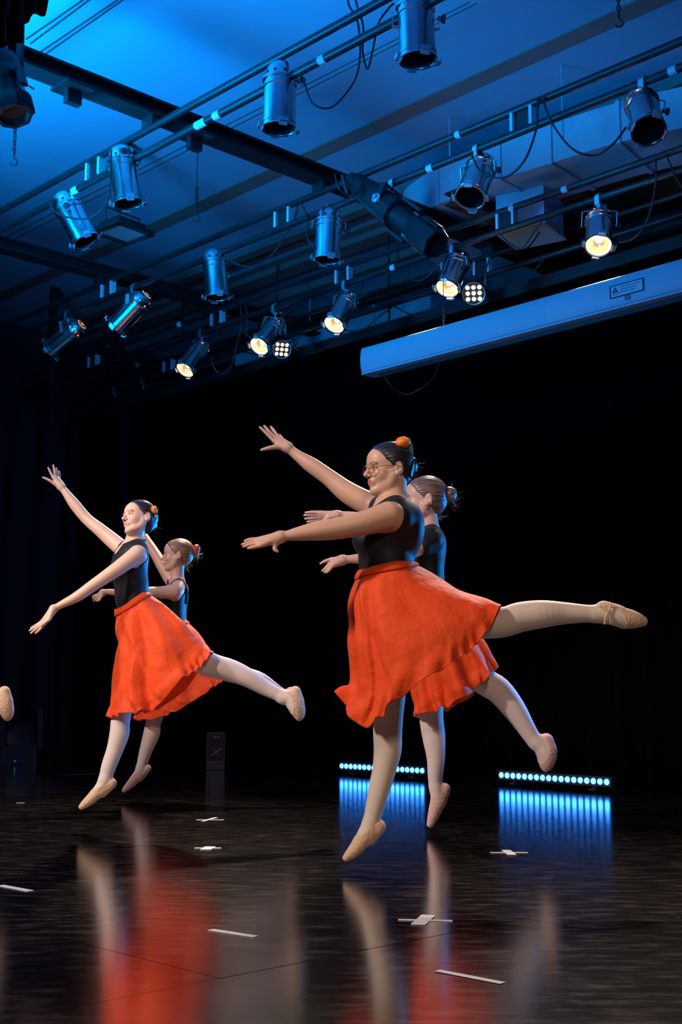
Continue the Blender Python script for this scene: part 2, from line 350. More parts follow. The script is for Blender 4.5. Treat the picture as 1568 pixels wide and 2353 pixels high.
t1 = truss(Y1, ZP, -12.9, 2.6, (218,), ((463, 0, .10), (498, 0, .04), (505, 0, .02), (175, 0, .07), (742, 0, .05)), 'nearest pair of black truss pipes, carrying the big chrome cans at top left')
t2 = truss(Y2, ZP, -12.9, 2.6, (248, 652, 1203), ((880, 0, .10), (1055, 1, .04), (815, 1, .04), (990, 0, .05), (1548, 0, .05)), 'second pair of black truss pipes, running behind the first')
t3 = truss(Y3, ZP, -12.9, 2.6, (215, 500, 790, 1165), ((415, 1, .07), (1178, 1, .05), (1300, 1, .05), (905, 0, .05)), 'third pair of black truss pipes, carrying the lit amber cans')
t4 = truss(Y4, ZP, -12.9, 2.6, (388, 640, 1110), ((448, 0, .06), (600, 0, .05)), 'rearmost pair of truss pipes, in front of the black curtain')
for tr, (xx, yy) in zip((t1, t2, t3, t4), ((bx1, Y1), (bx1, Y2), (bx1, Y3), (bx1, Y4))):
    for X in (bx1, bx2):
        obj('beam_bracket', MB().box((X, yy, (ZP + TG + ZB) / 2 + 0.01), (0.12, 0.05, ZB - ZP - TG)), M['blackmetal'], tr, smooth=False)
# frame of the truss ends by the left wall
ef = thing('corner_post', on_z(118, 850, 4.1), 'dark vertical post holding the truss ends by the left wall', 'post')
pA = on_y(118, 850, 6.9)
obj('post_tube', MB().box((pA[0], pA[1], 4.3), (0.07, 0.07, 1.6)), M['blackmetal'], ef, smooth=False)
a, b = line_x(30, 6.9, 3.98), line_x(160, 6.9, 3.98)
obj('angle_brace', MB().box(((a[0] + b[0]) / 2, 6.9, 3.98), (abs(b[0] - a[0]) * .6, 0.05, 0.05)).tube([(pA[0] - .4, 6.9, 4.0), (pA[0] + .1, 6.9, 3.75)], 0.02, 6), M['blackmetal'], ef, smooth=False)

# ------------------------------------------------------------------ curtains
def drape(P0, P1, z0, z1, nf, amp, n=300, gather=1.0, seed=0):
    r = np.random.default_rng(seed); P0 = np.array(P0, float); P1 = np.array(P1, float); d = P1 - P0; L = np.linalg.norm(d); d /= L; nrm = np.array([-d[1], d[0]])
    ph = np.cumsum(r.uniform(0.6, 1.4, n + 1)); ph = ph / ph[-1] * nf * 2 * math.pi
    a = amp * (0.7 + 0.6 * np.interp(np.arange(n + 1), np.arange(0, n + 1, 15), r.uniform(0, 1, len(np.arange(0, n + 1, 15)))))
    G = []
    for z in np.linspace(z0, z1, 9):
        t = np.linspace(0, 1, n + 1); u = (z - z0) / (z1 - z0)
        off = a * np.sin(ph + 0.5 * math.sin(z * 1.1)) * (1.15 - 0.35 * u) * gather
        xy = P0[None] + (t * L)[:, None] * d[None] + off[:, None] * nrm[None]
        G.append(np.column_stack([xy, np.full(n + 1, z)]))
    return MB().grid(G)
xg0, xg1 = on_y(262, 1100, YB)[0], on_y(293, 1100, YB)[0]
def curtain(x0, x1, seed, label):
    o = tag(obj('stage_curtain', drape((x0, YB), (x1, YB), 0.01, 4.02, (x1 - x0) * 4.2, 0.045, int((x1 - x0) * 40), seed=seed), M['drape']), label, 'curtain', 'black upstage curtains')
    md = o.modifiers.new('thickness', 'SOLIDIFY'); md.thickness = 0.006
curtain(xg1, XR + 3, 1, 'wide black velour curtain hanging across the back of the stage')
curtain(XL + 0.1, xg0, 2, 'black velour curtain at far left beyond the narrow blue gap')
g = on_y(278, 1100, YB + 0.35)
tag(obj('wall_blue_strip', MB().box((g[0], YB + .35, 2.1), (0.8, 0.05, 4.0)), M['drape_blue'], smooth=False), kind='structure')
tk = thing('curtain_track', (-5, YB, 4.07), 'black curtain track along the top of the upstage curtain', 'track')
obj('rail', MB().box(((XL + XR + 3) / 2, YB, 4.07), (XR + 3 - XL, 0.07, 0.10)), M['beam'], tk, smooth=False)
for q in range(4): obj('hanger', MB().tube([(XL + .6 + q * 1.6, YB, 4.1), (XL + .6 + q * 1.6, YB, ZC)], 0.012, 6), M['beam'], tk)
lc = tag(obj('side_curtain', drape((XL + .35, YN), (XL + .35, YB - .3), 0.01, 4.1, 26, 0.05, 300, seed=5), M['drape_blue']), 'dark side curtain along the left edge of the stage in blue light', 'curtain')
md = lc.modifiers.new('thickness', 'SOLIDIFY'); md.thickness = 0.006
# ragged border drape, top left corner, close to the camera
P = [(-60, -60), (118, -60), (112, 8), (98, 40), (78, 30), (66, 48), (52, 58), (54, 98), (20, 100), (6, 112), (-60, 118)]
c2 = []
Fb = 4.7
mb = MB(); top = [W(x, -70, Fb) for x in np.linspace(-70, 120, 40)]
low = []
edge = [(-70, 120), (0, 112), (20, 102), (52, 98), (54, 58), (66, 46), (78, 30), (98, 40), (112, 8), (120, -60)]
for x in np.linspace(-70, 119, 40): low.append(float(np.interp(x, [e[0] for e in edge], [e[1] for e in edge])))
G = []
for t in np.linspace(0, 1, 12):
    G.append([W(x, -70 + (l + 70) * t, Fb + 0.05 * math.sin(i * 0.9 + t) + 0.02 * math.sin(i * 2.3)) for i, (x, l) in enumerate(zip(np.linspace(-70, 119, 40), low))])
bd = tag(obj('border_drape', mb.grid(G), M['drape']), 'ragged lower edge of a black border drape in the top left corner', 'drape')
md = bd.modifiers.new('thickness', 'SOLIDIFY'); md.thickness = 0.01

# ------------------------------------------------------------------ duct with rounded elbow, and its outlet box
du = thing('air_duct', RFZ(1.5, 8.8, 4.7), 'large pale rectangular air duct with rounded elbow, behind the right-hand cans', 'duct')
path = crom([(5.2, 7.3), (3.4, 7.75), (2.2, 8.25), (1.48, 8.8), (1.0, 9.25), (.62, 9.75), (.52, 10.1), (.62, 10.5), (1.0, 11.1), (1.7, 12.0)], 8)
wv = 0.62
def ductring(i, dz0, dz1, g=0.0):
    p = path[i]; t = path[min(i + 1, len(path) - 1)] - path[max(i - 1, 0)]; t /= np.linalg.norm(t); nn = np.array([-t[1], t[0]])
    if nn @ np.array([0.3, 1]) < 0 and False: nn = -nn
    o_ = p - nn * (wv + g); i_ = p + nn * g
    return [RFZ(i_[0], i_[1], dz0), RFZ(o_[0], o_[1], dz0), RFZ(o_[0], o_[1], dz1), RFZ(i_[0], i_[1], dz1)]
vs = []; n_ = len(path)
for i in range(n_): vs += ductring(i, 4.56, 4.86)
fs = [(4 * i + j, 4 * i + (j + 1) % 4, 4 * i + 4 + (j + 1) % 4, 4 * i + 4 + j) for i in range(n_ - 1) for j in range(4)]
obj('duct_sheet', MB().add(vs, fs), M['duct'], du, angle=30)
for i in (12, 18, 23, 28, 36, 50):
    vs = []
    a, b = path[i], path[min(i + 1, n_ - 1)]
    for q in (i, i + 1):
        pth = path[i] + (path[i + 1] - path[i]) * (0.0 if q == i else min(1, 0.03 / np.linalg.norm(path[i + 1] - path[i])))
        t = path[i + 1] - path[i - 1]; t /= np.linalg.norm(t); nn = np.array([-t[1], t[0]]); o_ = pth - nn * (wv + .012); i_ = pth + nn * .012
        vs += [RFZ(i_[0], i_[1], 4.548), RFZ(o_[0], o_[1], 4.548), RFZ(o_[0], o_[1], 4.872), RFZ(i_[0], i_[1], 4.872)]
    obj('joint_flange', MB().add(vs, [(j, (j + 1) % 4, 4 + (j + 1) % 4, 4 + j) for j in range(4)] + [(0, 1, 2, 3), (7, 6, 5, 4)]), M['duct'], du, smooth=False)
for q, (px, py) in enumerate(((1035, 330), (1295, 225))):
    pp = on_z(px, py + 90, 4.56); obj('hanger_rod', MB().tube([pp + UP * .0, (pp[0], pp[1], ZC)], 0.008, 6), M['steel'], du)
bx = thing('duct_outlet_box', on_z(1180, 470, 4.3), 'pale square outlet box hanging under the duct between the cans', 'duct')
pc = line_x(1182, 7.42, 4.4)
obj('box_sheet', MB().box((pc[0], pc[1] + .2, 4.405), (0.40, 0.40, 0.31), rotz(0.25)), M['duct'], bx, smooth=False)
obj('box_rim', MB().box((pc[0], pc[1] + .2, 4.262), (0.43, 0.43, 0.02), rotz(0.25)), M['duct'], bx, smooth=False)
bx2_ = thing('pale_duct_section', line_x(610, 8.6, 4.3), 'pale duct section glimpsed through the truss pipes left of centre', 'duct')
d0, d1 = line_x(560, 8.8, 4.35)[0], line_x(1010, 8.8, 4.35)[0]
obj('duct_sheet', MB().box(((d0 + d1) / 2, 8.9, 4.42), (d1 - d0, 0.45, 0.26)), M['duct'], bx2_, smooth=False)
obj('hanger_rod', MB().tube([(d0 + 1, 8.9, 4.5), (d0 + 1, 8.9, ZC)], .008, 6), M['steel'], bx2_)
obj('drop_box', MB().box((d0 + .35, 8.9, 4.18), (0.55, 0.35, 0.28)), M['duct'], bx2_, smooth=False)
obj('joint_flange', MB().box((d0 + 2.2, 8.9, 4.42), (0.04, 0.48, 0.29)), M['duct'], bx2_, smooth=False)

# ------------------------------------------------------------------ projection screen housing
YS = 6.9
pL = on_y(846, 832, YS); sx = np.array([pL[0], YS, 0]); zs = on_y(846, 803, YS)[2]; zs2 = on_y(850, 860, YS)[2]
hh = zs - zs2; zc = (zs + zs2) / 2; x1s = 1.9
ps = thing('projection_screen', ((pL[0] + x1s) / 2, YS, zc), 'long white roll-up projection screen housing hanging on chains', 'screen')
prof = []
for a in np.linspace(-90, 90, 9): prof.append((-0.055 - 0.03 * math.cos(math.radians(a)), math.sin(math.radians(a)) * hh / 2))
prof += [(0.09, hh / 2), (0.09, -hh / 2)]
def extr(prof, xa, xb, y, z):
    n = len(prof); v = [(xa, y + p[0], z + p[1]) for p in prof] + [(xb, y + p[0], z + p[1]) for p in prof]
    return v, [(i, (i + 1) % n, n + (i + 1) % n, n + i) for i in range(n)] + [tuple(range(n))[::-1], tuple(range(n, 2 * n))]
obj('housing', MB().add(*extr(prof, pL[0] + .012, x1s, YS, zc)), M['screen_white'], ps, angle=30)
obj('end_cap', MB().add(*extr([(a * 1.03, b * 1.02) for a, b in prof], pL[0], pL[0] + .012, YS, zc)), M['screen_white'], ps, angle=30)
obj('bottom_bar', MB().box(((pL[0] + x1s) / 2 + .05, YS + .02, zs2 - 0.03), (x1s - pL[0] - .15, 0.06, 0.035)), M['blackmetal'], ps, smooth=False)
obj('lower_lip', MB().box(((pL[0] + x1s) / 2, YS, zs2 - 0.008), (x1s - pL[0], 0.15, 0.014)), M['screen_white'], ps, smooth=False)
yf = YS - 0.0865
def onhouse(px, py): return on_y(px, py, yf)
a0, a1 = onhouse(1404, 672), onhouse(1479, 640); lw, lz0 = a1[0] - a0[0], None
zt, zb = onhouse(1404, 660)[2], onhouse(1406, 686)[2]; lx0, lx1 = a0[0], a1[0]
lab = obj('warning_label', MB().box(((lx0 + lx1) / 2, yf - .001, (zt + zb) / 2), (lx1 - lx0, 0.004, zt - zb)), M['label_white'], ps, smooth=False)
def onlabel(name, mb, m):
    off = world_loc(lab); mb.v = [(p[0] - off[0], p[1] - off[1], p[2] - off[2]) for p in mb.v]; return put(name, mb.mesh(name, m, False), lab, (0, 0, 0))
yl = yf - .0045; lh = zt - zb; lww = lx1 - lx0
fr = MB()
for (xa, za, xb, zb_) in ((0, 0, 1, 0), (0, 1, 1, 1), (0, 0, 0, 1), (1, 0, 1, 1)):
    fr.box((lx0 + lww * (xa + xb) / 2, yl, zb + lh * (za + zb_) / 2), (max(abs(xb - xa) * lww, .006) + .003, .002, max(abs(zb_ - za) * lh, .006) + .0))
onlabel('label_border', fr, M['print_dark'])
cx, cz, s_ = lx0 + lww * .15, zb + lh * .38, lh * .5
onlabel('warning_triangle', MB().add([(cx - s_ * .62, yl, cz - .0), (cx + s_ * .62, yl, cz), (cx, yl, cz + s_ * 1.05)], [(0, 1, 2)]), M['print_dark'])
onlabel('exclamation_mark', MB().box((cx, yl - .001, cz + s_ * .48), (s_ * .10, .001, s_ * .38)).box((cx, yl - .001, cz + s_ * .14), (s_ * .11, .001, s_ * .11)), M['label_white'])
tl = MB()
for q in range(3): tl.box((lx0 + lww * (.60 - .05 * q), yl, zb + lh * (.76 - .22 * q)), (lww * (.62 - .1 * (q > 0)), .001, lh * .07))
tl.box((cx, yl, zb + lh * .22), (s_ * 1.0, .001, lh * .07)); onlabel('text_lines', tl, M['print_grey'])
q0 = onhouse(1442, 690); obj('dark_tape_patch', MB().box((q0[0], yf - .001, (zb + zs2 + .02) / 2), (0.035, .003, zb - zs2 - .03)), M['print_grey'], ps, smooth=False)
obj('sleeve_joint', MB().add(*extr([(a * 1.02 - .0005, b * 1.01) for a, b in prof], onhouse(1243, 700)[0], onhouse(1243, 700)[0] + .03, YS, zc)), M['screen_white'], ps, angle=30)

# ------------------------------------------------------------------ chains, hooks and wires
linkme = {}
def chain(px, y, z_top, z_bot, label, hook=True, r=0.011, wire_top=None):
    x = line_x(px, y, (z_top + z_bot) / 2)[0]; root = thing('hoist_chain', (x, y, z_bot), label, 'chain')
    if 'l' not in linkme:
        ring = [(0.010 * math.cos(a), 0, 0.019 * math.sin(a)) for a in np.linspace(0, 2 * math.pi, 11)]
        linkme['l'] = MB().tube(ring, 0.0042, 5, False).mesh('chain_link', M['blackmetal'])
    z = z_top; i = 0
    while z > z_bot + 0.05:
        put('chain_link', linkme['l'], root, mtx=Matrix.Translation((0, 0, z - z_bot)) @ Matrix.Rotation(math.pi / 2 * (i % 2) + .4, 4, 'Z')); z -= 0.028; i += 1
    if hook:
        hk = [(0, 0, .05), (0, 0, .02)] + [(0.022 * math.sin(a), 0, -0.012 + 0.022 * math.cos(a) - .0) for a in np.linspace(0.2, 4.6, 12)]
        obj('hook', MB().tube([(x + p[0] * .8, y + p[0] * .7, z_bot + p[2]) for p in hk], 0.006, 7), M['blackmetal'], root)
    if wire_top: obj('wire', MB().tube([(x, y, z_top), (x, y, wire_top)], 0.003, 5), M['blackmetal'], root)
    return root
def zat(px, py, y): return on_y(px, py, y)[2]
chain(33, 3.7, zat(33, 300, 3.7), zat(33, 368, 3.7), 'short chain with hook hanging below the black spotlight at left edge', wire_top=ZC)
ywb = on_z(455, 320, ZB)[1]
chain(452, ywb, zat(452, 435, ywb), zat(452, 497, ywb), 'chain with hook hanging on a long wire from the beam pulley', wire_top=ZB)
chain(1422, Y2 - .05, zat(1422, -10, Y2), zat(1422, 62, Y2), 'chain with hook at the top right above the second truss')
chain(1020, YS, zat(1020, 700, YS), zat(1020, 752, YS) - .02, 'chain holding up the left end of the white screen housing', hook=False, wire_top=ZP)
chain(914, Y3, zat(914, 545, Y3), zat(914, 618, Y3), 'small chain and hook beside the black profile spotlight')
def cable(name, pts, r, label, m='rubber', group=None):
    return tag(obj(name, MB().tube(crom(pts, 8), r, 6), M[m]), label, 'cable', group)
for i, (xa, ya, xb, yb, lb) in enumerate((
        (0, 551, 1080, 5, 'upper thin wire of the pair crossing the ceiling behind the first truss'), (0, 566, 1095, 8, 'lower thin wire of the pair crossing the ceiling behind the first truss'),
        (60, 90, 205, -10, 'upper wire in the bright corner at top left'), (70, 100, 218, -10, 'second wire in the bright corner at top left'),
        (50, 148, 285, -10, 'third wire in the bright corner at top left'), (60, 155, 296, -10, 'lowest wire in the bright corner at top left'))):
    z = 4.95; A, B = on_z(xa, ya, z), on_z(xb, yb, z)
    tag(obj('rigging_wire', MB().tube([A, B], 0.0045 if i < 2 else .006, 5), M['rubber']), lb, 'wire', 'rigging wires under the ceiling')
def fz(a, c, y_=None):
    return float(line_x(a, {'t1': Y1, 't2': Y2, 't3': Y3, 't4': Y4}[c], ZP) @ FH) - .02 if isinstance(c, str) else c
def drop(ptsF, r, label): return cable('hanging_cable', [W(a, b, fz(a, c)) for a, b, c in ptsF], r, label, group='loose cables between the lamps')
f1 = 6.4
drop([(800, -2, 't1'), (803, 14, f1), (822, 50, f1), (828, 120, f1), (815, 185, f1), (765, 245, f1), (722, 240, f1), (703, 200, f1), (700, 180, f1)], .006, 'cable looping from the first truss down to the can at top centre')
drop([(818, -12, 't1'), (820, 10, f1), (835, 60, f1), (834, 120, f1), (845, 158, f1), (856, 120, f1), (870, 55, f1), (893, 20, f1), (905, 8, f1)], .006, 'cable looping up to the largest can at top centre')
drop([(256, 345, 7.78), (254, 400, 7.62), (250, 445, 7.7), (235, 480, 7.8), (200, 502, 7.9), (150, 498, 8.1), (118, 478, 8.25), (122, 462, 8.3)], .006, 'cable slung between the two upper left cans')
drop([(678, 460, 't2'), (684, 480, 9), (668, 520, 9), (630, 580, 9), (590, 612, 9.2), (555, 610, 9.3), (530, 600, 9.4)], .006, 'cable hanging from the second truss to the middle can')
drop([(684, 458, 't2'), (700, 480, 8.9), (708, 510, 8.8), (706, 545, 8.7), (722, 572, 8.7)], .006, 'short cable hanging beside the centre can')
drop([(1236, 226, 't2'), (1236, 250, 7.2), (1232, 300, 7.2), (1205, 370, 7.2), (1160, 408, 7.3), (1110, 398, 7.4), (1088, 365, 7.4), (1086, 348, 7.4)], .007, 'cable hanging in a loop to the right-of-centre can')
drop([(1250, 220, 't2'), (1255, 250, 7.2), (1280, 300, 7.1), (1320, 345, 7.0), (1370, 357, 7.0), (1410, 330, 6.9), (1440, 292, 6.9)], .007, 'cable hanging in a loop to the can at right edge')
drop([(1508, 365, 't3'), (1508, 380, 8.0), (1506, 430, 8.1), (1490, 500, 8.2), (1460, 545, 8.3), (1425, 556, 8.4), (1410, 548, 8.5)], .007, 'cable hanging behind the lit can at right')
drop([(1532, 357, 't3'), (1540, 375, 8.0), (1550, 400, 8), (1568, 430, 7.9), (1590, 445, 7.9)], .007, 'cable at the right edge by the third truss')
drop([(553, 700, 't3'), (554, 720, 9.9), (556, 745, 9.9), (545, 790, 10), (530, 845, 10.1), (505, 860, 10.2), (490, 840, 10.4), (486, 820, 10.5)], .006, 'cable hanging in a loop beside the lowest lit can')
drop([(566, 695, 't3'), (567, 715, 9.8), (570, 735, 9.8), (566, 765, 9.8), (578, 778, 9.8)], .006, 'short cable running to the lower lit can in the middle')
FS_ = float(on_y(880, 858, YS) @ FH); FE_ = float(on_y(1012, 828, YS) @ FH)
drop([(880, 858, FS_), (900, 888, FS_), (935, 906, FS_), (975, 888, FE_), (1000, 862, FE_), (1012, 828, FE_)], .005, 'thin pale cable looping below the screen housing')
drop([(1115, 655, 8.2), (1120, 610, 8.3), (1140, 585, 8.3), (1210, 572, 8.9), (1262, 497, 't4')], .006, 'cable running from the truss to the small led lamp')
drop([(668, 690, 't4'), (676, 790, 11.6), (715, 812, 11.4), (755, 795, 11.2), (800, 740, 11.1), (840, 640, 't4')], .005, 'dark cable sagging under the third truss')
rngc = random.Random(4)
for tr, y in ((t3, Y3), (t4, Y4)):
    for (xa, xb, sag) in ((560, 700, 10), (760, 905, 12), (905, 1040, 14), (1150, 1250, 14), (330, 470, 8)):
        A, B = line_x(xa, y, ZP - .02), line_x(xb, y, ZP - .02); m_ = (A + B) / 2; m_[2] -= sag * .012
        obj('taped_cable', MB().tube(crom([A, A * .75 + B * .25 - UP * sag * .008, m_, A * .25 + B * .75 - UP * sag * .006, B], 5), 0.007, 5), M['rubber'], tr)
# ================================================================== lamps
LL = 0.40; RB = 0.098
def lamp_meshes():
    d = {}
    prof = [(0.0, LL / 2), (0.035, LL / 2 - .004), (0.062, LL / 2 - .018), (0.08, LL / 2 - .04), (0.089, LL / 2 - .07), (0.091, LL / 2 - .10), (0.094, LL / 2 - .104), (0.104, LL / 2 - .108), (0.104, LL / 2 - .120), (0.094, LL / 2 - .124),
            (0.094, LL / 2 - .15), (0.100, LL / 2 - .153), (0.100, LL / 2 - .160), (0.094, LL / 2 - .163), (0.094, -LL / 2 + .035), (0.099, -LL / 2 + .032), (0.099, -LL / 2 + .020), (0.096, -LL / 2 + .018), (0.096, -LL / 2),
            (0.090, -LL / 2), (0.090, -LL / 2 + .05), (0.089, LL / 2 - .16)]
    d['can'] = MB().lathe(prof, 32).mesh('can_body', M['chrome'], angle=35)
    d['inner'] = MB().lathe([(0.0895, -LL / 2 + .002), (0.0885, -LL / 2 + .2), (0.05, -LL / 2 + .24), (0, -LL / 2 + .24)], 28).mesh('black_interior', M['dark_inside'])
    d['bezel'] = MB().lathe([(0.0895, -LL / 2 + .012), (0.093, -LL / 2 + .003), (0.101, -LL / 2 - .002), (0.102, -LL / 2 - .010), (0.092, -LL / 2 - .010)], 28).mesh('front_ring', M['chrome'], angle=35)
    d['refl'] = MB().lathe([(0.088, -LL / 2 + .012), (0.075, -LL / 2 + .055), (0.04, -LL / 2 + .085), (0, -LL / 2 + .09)], 28).mesh('lit_reflector', M['reflector'])
    d['core'] = MB().lathe([(0.0, -LL / 2 + .045), (0.022, -LL / 2 + .05), (0.03, -LL / 2 + .068), (0, -LL / 2 + .08)], 16).mesh('glowing_bulb', M['warm_core'])
    d['rimlit'] = MB().lathe([(0.0885, -LL / 2 + .004), (0.080, -LL / 2 + .010), (0.072, -LL / 2 + .006)], 28).mesh('lit_lens_rim', M['warm_lens'])
    c = MB().box((0.108, 0, -LL / 2 - .012), (0.028, 0.05, 0.004)).box((0.12, 0, -LL / 2 + .0), (0.004, 0.05, 0.028)).box((0.096, 0, -LL / 2 - .018), (0.004, 0.05, 0.016))
    d['clip'] = c.mesh('gel_frame_clip', M['steel'], False)
    v = MB().lathe([(0.009, 0), (0.0, 0.0015)], 8); d['vent'] = v.mesh('vent_hole', M['dark_inside']); d['ventlit'] = MB().lathe([(0.009, 0), (0.0, 0.0015)], 8).mesh('vent_hole', M['amber'])
    k = MB().lathe([(0.0, 0.03), (0.022, 0.028), (0.024, 0.012), (0.012, 0.008), (0.012, -0.012)], 6); d['knob'] = k.mesh('tilt_knob', M['rubber'], False)
    # yoke: U strap, pivot at origin, top at z=+0.26
    y = MB(); w = 0.122; t = 0.004; b = 0.034; H = 0.27
    pth = [(-w, 0, -0.03), (-w, 0, H - .02), (-w + .02, 0, H), (w - .02, 0, H), (w, 0, H - .02), (w, 0, -0.03)]
    vs = []
    for i, p in enumerate(pth):
        p = np.array(p); a_ = np.array(pth[max(0, i - 1)]); c_ = np.array(pth[min(5, i + 1)]); tt = c_ - a_; tt /= np.linalg.norm(tt); nn = np.array([tt[2], 0, -tt[0]])
        for s1, s2 in ((-1, -1), (1, -1), (1, 1), (-1, 1)): vs.append(p + nn * t / 2 * s1 + np.array([0, b / 2 * s2, 0]))
    y.add(vs, [(4 * i + j, 4 * i + (j + 1) % 4, 4 * i + 4 + (j + 1) % 4, 4 * i + 4 + j) for i in range(5) for j in range(4)] + [(0, 1, 2, 3), (23, 22, 21, 20)])
    d['yoke'] = y.mesh('yoke', M['steel'], False)
    cl = MB()
    hk = [(0, 0.030 * math.sin(a), 0.030 * math.cos(a)) for a in np.linspace(-1.9, 1.7, 12)]
    for i in range(11): cl.tube([hk[i], hk[i + 1]], 0.006, 4)
    vs2 = MB()
    G = [[(x, 1.0 * p[1], p[2]) for x in (-.019, .019)] for p in hk]; G2 = [[(x, 1.16 * p[1], 1.16 * p[2]) for x in (-.019, .019)] for p in hk]
    vs2.grid(G).grid(G2); vs2.box((0, -.032, -0.03), (0.038, 0.006, 0.05)).box((0, 0.0, -0.055), (0.038, 0.04, 0.012)).tube([(0, 0, -.03), (0, 0, -.10)], 0.006, 6).tube([(0, .03, -.035), (0, .065, -.04)], .005, 5).box((0, .07, -.04), (.03, .006, .008)).lathe([(0.012, -.072), (.012, -.060)], 6)
    vs2.add([(0.019, p[1] * q, p[2] * q) for p in hk for q in (1, 1.16)], [(2 * i, 2 * i + 1, 2 * i + 3, 2 * i + 2) for i in range(11)])
    vs2.add([(-0.019, p[1] * q, p[2] * q) for p in hk for q in (1, 1.16)], [(2 * i, 2 * i + 1, 2 * i + 3, 2 * i + 2) for i in range(11)])
    d['clamp'] = vs2.mesh('hook_clamp', M['steel'], False)
    return d
LM = lamp_meshes()
def par_can(pipe_px, y, rear, front, label, lit=False, z=ZP, yoke_px=None, flip=1, scale=1.0, ambercap=False, drop_=0.0, side=0):
    P0 = line_x(pipe_px, y, z); F0 = P0 @ FH
    mx, my = (rear[0] + front[0]) / 2, (rear[1] + front[1]) / 2
    a = W(rear[0], rear[1], F0); b = W(front[0], front[1], F0); pl = np.linalg.norm(a - b); L = LL * scale
    dd = flip * math.sqrt(max(0.0, L * L - pl * pl)); 
    a = W(rear[0], rear[1], F0 + dd / 2); b = W(front[0], front[1], F0 - dd / 2)
    axis = a - b; axis /= np.linalg.norm(axis); mid = (a + b) / 2
    root = thing('par_can_lamp', P0, label, 'stage lamp', 'par can lamps on the trusses')
    # pivot sits a little to the rear of the middle; pan axis = horizontal, square to the lamp axis
    piv = mid + axis * 0.03
    h = np.cross(UP, axis)
    if np.linalg.norm(h) < 0.25 or side:
        h = RH if side == 0 else (RH * math.cos(side) + FH * math.sin(side))
    h = h - axis * (h @ axis); h /= np.linalg.norm(h)
    if h @ RH < 0: h = -h
    R = np.stack([h, np.cross(axis, h), axis], axis=1)
    R4 = lambda Rm, t, s=1.0: Matrix.Translation(Vector([float(c) for c in t])) @ mtx4(Rm, (0, 0, 0)) @ Matrix.Scale(s, 4)
    off = mid - P0
    can = put('can_body', LM['can'], root, mtx=R4(R, off, scale))
    put('front_ring', LM['bezel'], can)
    if lit:
        put('lit_reflector', LM['refl'], can); put('glowing_bulb', LM['core'], can); put('lit_lens_rim', LM['rimlit'], can)
    else: put('black_interior', LM['inner'], can)
    for q in range(4): put('gel_frame_clip', LM['clip'], can, mtx=Matrix.Rotation(math.pi / 2 * q + .3, 4, 'Z'))
    for q in range(10):
        m_ = Matrix.Rotation(2 * math.pi * q / 10, 4, 'Z') @ Matrix.Translation((0.0905, 0, LL / 2 - .085)) @ Matrix.Rotation(math.pi / 2, 4, 'Y')
        put('vent_hole', LM['ventlit' if (lit or ambercap) and q % 2 else 'vent'], can, mtx=m_)
    if ambercap: put('amber_rear_opening', LM['rearglow'], can)
    # yoke from the pivot up to the clamp
    top = P0 - UP * 0.10; v = top - piv; H = np.linalg.norm(v); up_ = v / H
    hh_ = h - up_ * (h @ up_); hh_ /= np.linalg.norm(hh_)
    Ry = np.stack([hh_, np.cross(up_, hh_), up_], axis=1)
    s3 = Matrix.Diagonal((scale, scale, H / 0.27, 1))
    yk = put('yoke', LM['yoke'], root, mtx=Matrix.Translation(Vector([float(c) for c in (piv - P0)])) @ mtx4(Ry, (0, 0, 0)) @ s3)
    put('tilt_knob', LM['knob'], root, mtx=R4(np.stack([np.cross(hh_, up_), up_, hh_], axis=1), piv - P0 + hh_ * 0.124 * scale))
    put('hook_clamp', LM['clamp'], root)
    if lit:
        ld = bpy.data.lights.new('lamp_beam', 'SPOT'); ld.energy = 260; ld.color = (1.0, 0.72, 0.45); ld.spot_size = math.radians(38); ld.spot_blend = 0.6; ld.shadow_soft_size = 0.06
        lo = bpy.data.objects.new('lamp_beam', ld); COL.objects.link(lo); lo.parent = root
        lo.location = Vector([float(c) for c in (mid - axis * (L / 2 + .02) - P0)]); lo.rotation_euler = Vector([float(c) for c in -axis]).to_track_quat('-Z', 'Y').to_euler()
    return root
LM['rearglow'] = MB().lathe([(0.050, LL / 2 - .0085), (0.0, LL / 2 + .002)], 16).mesh('amber_rear_opening', M['amber'])
par_can(955, Y1, (953, -45), (962, 150), 'largest chrome par can, cut off by the top edge of the photo')
par_can(652, Y1, (647, 137), (641, 300), 'chrome par can pointing straight down at top centre under the first truss')
par_can(303, Y1, (276, 328), (296, 474), 'chrome par can pointing down on the first truss, above the black flood light')
par_can(157, Y1, (136, 440), (199, 556), 'chrome par can tilted to the right, leftmost on the first truss')
par_can(1480, Y2, (1466, 205), (1494, 310), 'par can with wide dark opening near the right edge on the second truss')
par_can(1098, Y2, (1118, 355), (1078, 462), 'par can with dark opening tilted left in front of the pale duct')
par_can(757, Y2, (758, 475), (752, 596), 'chrome par can pointing straight down beside the black profile spotlight')
par_can(507, Y2, (490, 562), (500, 692), 'chrome par can pointing down on the second truss, left of centre')
par_can(310, Y2, (338, 676), (268, 750), 'chrome par can tilted down left, right one of the two with amber rears', flip=-1, ambercap=True)
par_can(157, Y2, (190, 744), (118, 804), 'chrome par can tilted down left with an amber glow at its rear, leftmost of all', flip=-1, ambercap=True)
par_can(1378, Y3, (1378, 478), (1376, 572), 'lit par can glowing amber at far right above the screen housing', lit=True)
par_can(1043, Y3, (1063, 575), (1026, 668), 'lit par can glowing amber next to the larger round led lamp', lit=True)
par_can(795, Y3, (812, 672), (766, 750), 'lit par can glowing amber, alone between the two led lamps', lit=True)
par_can(633, Y3, (645, 737), (594, 798), 'lit par can glowing amber next to the smaller round led lamp', lit=True)
par_can(465, Y3, (472, 785), (424, 852), 'lowest lit par can glowing amber at lower left of the rig', lit=True)

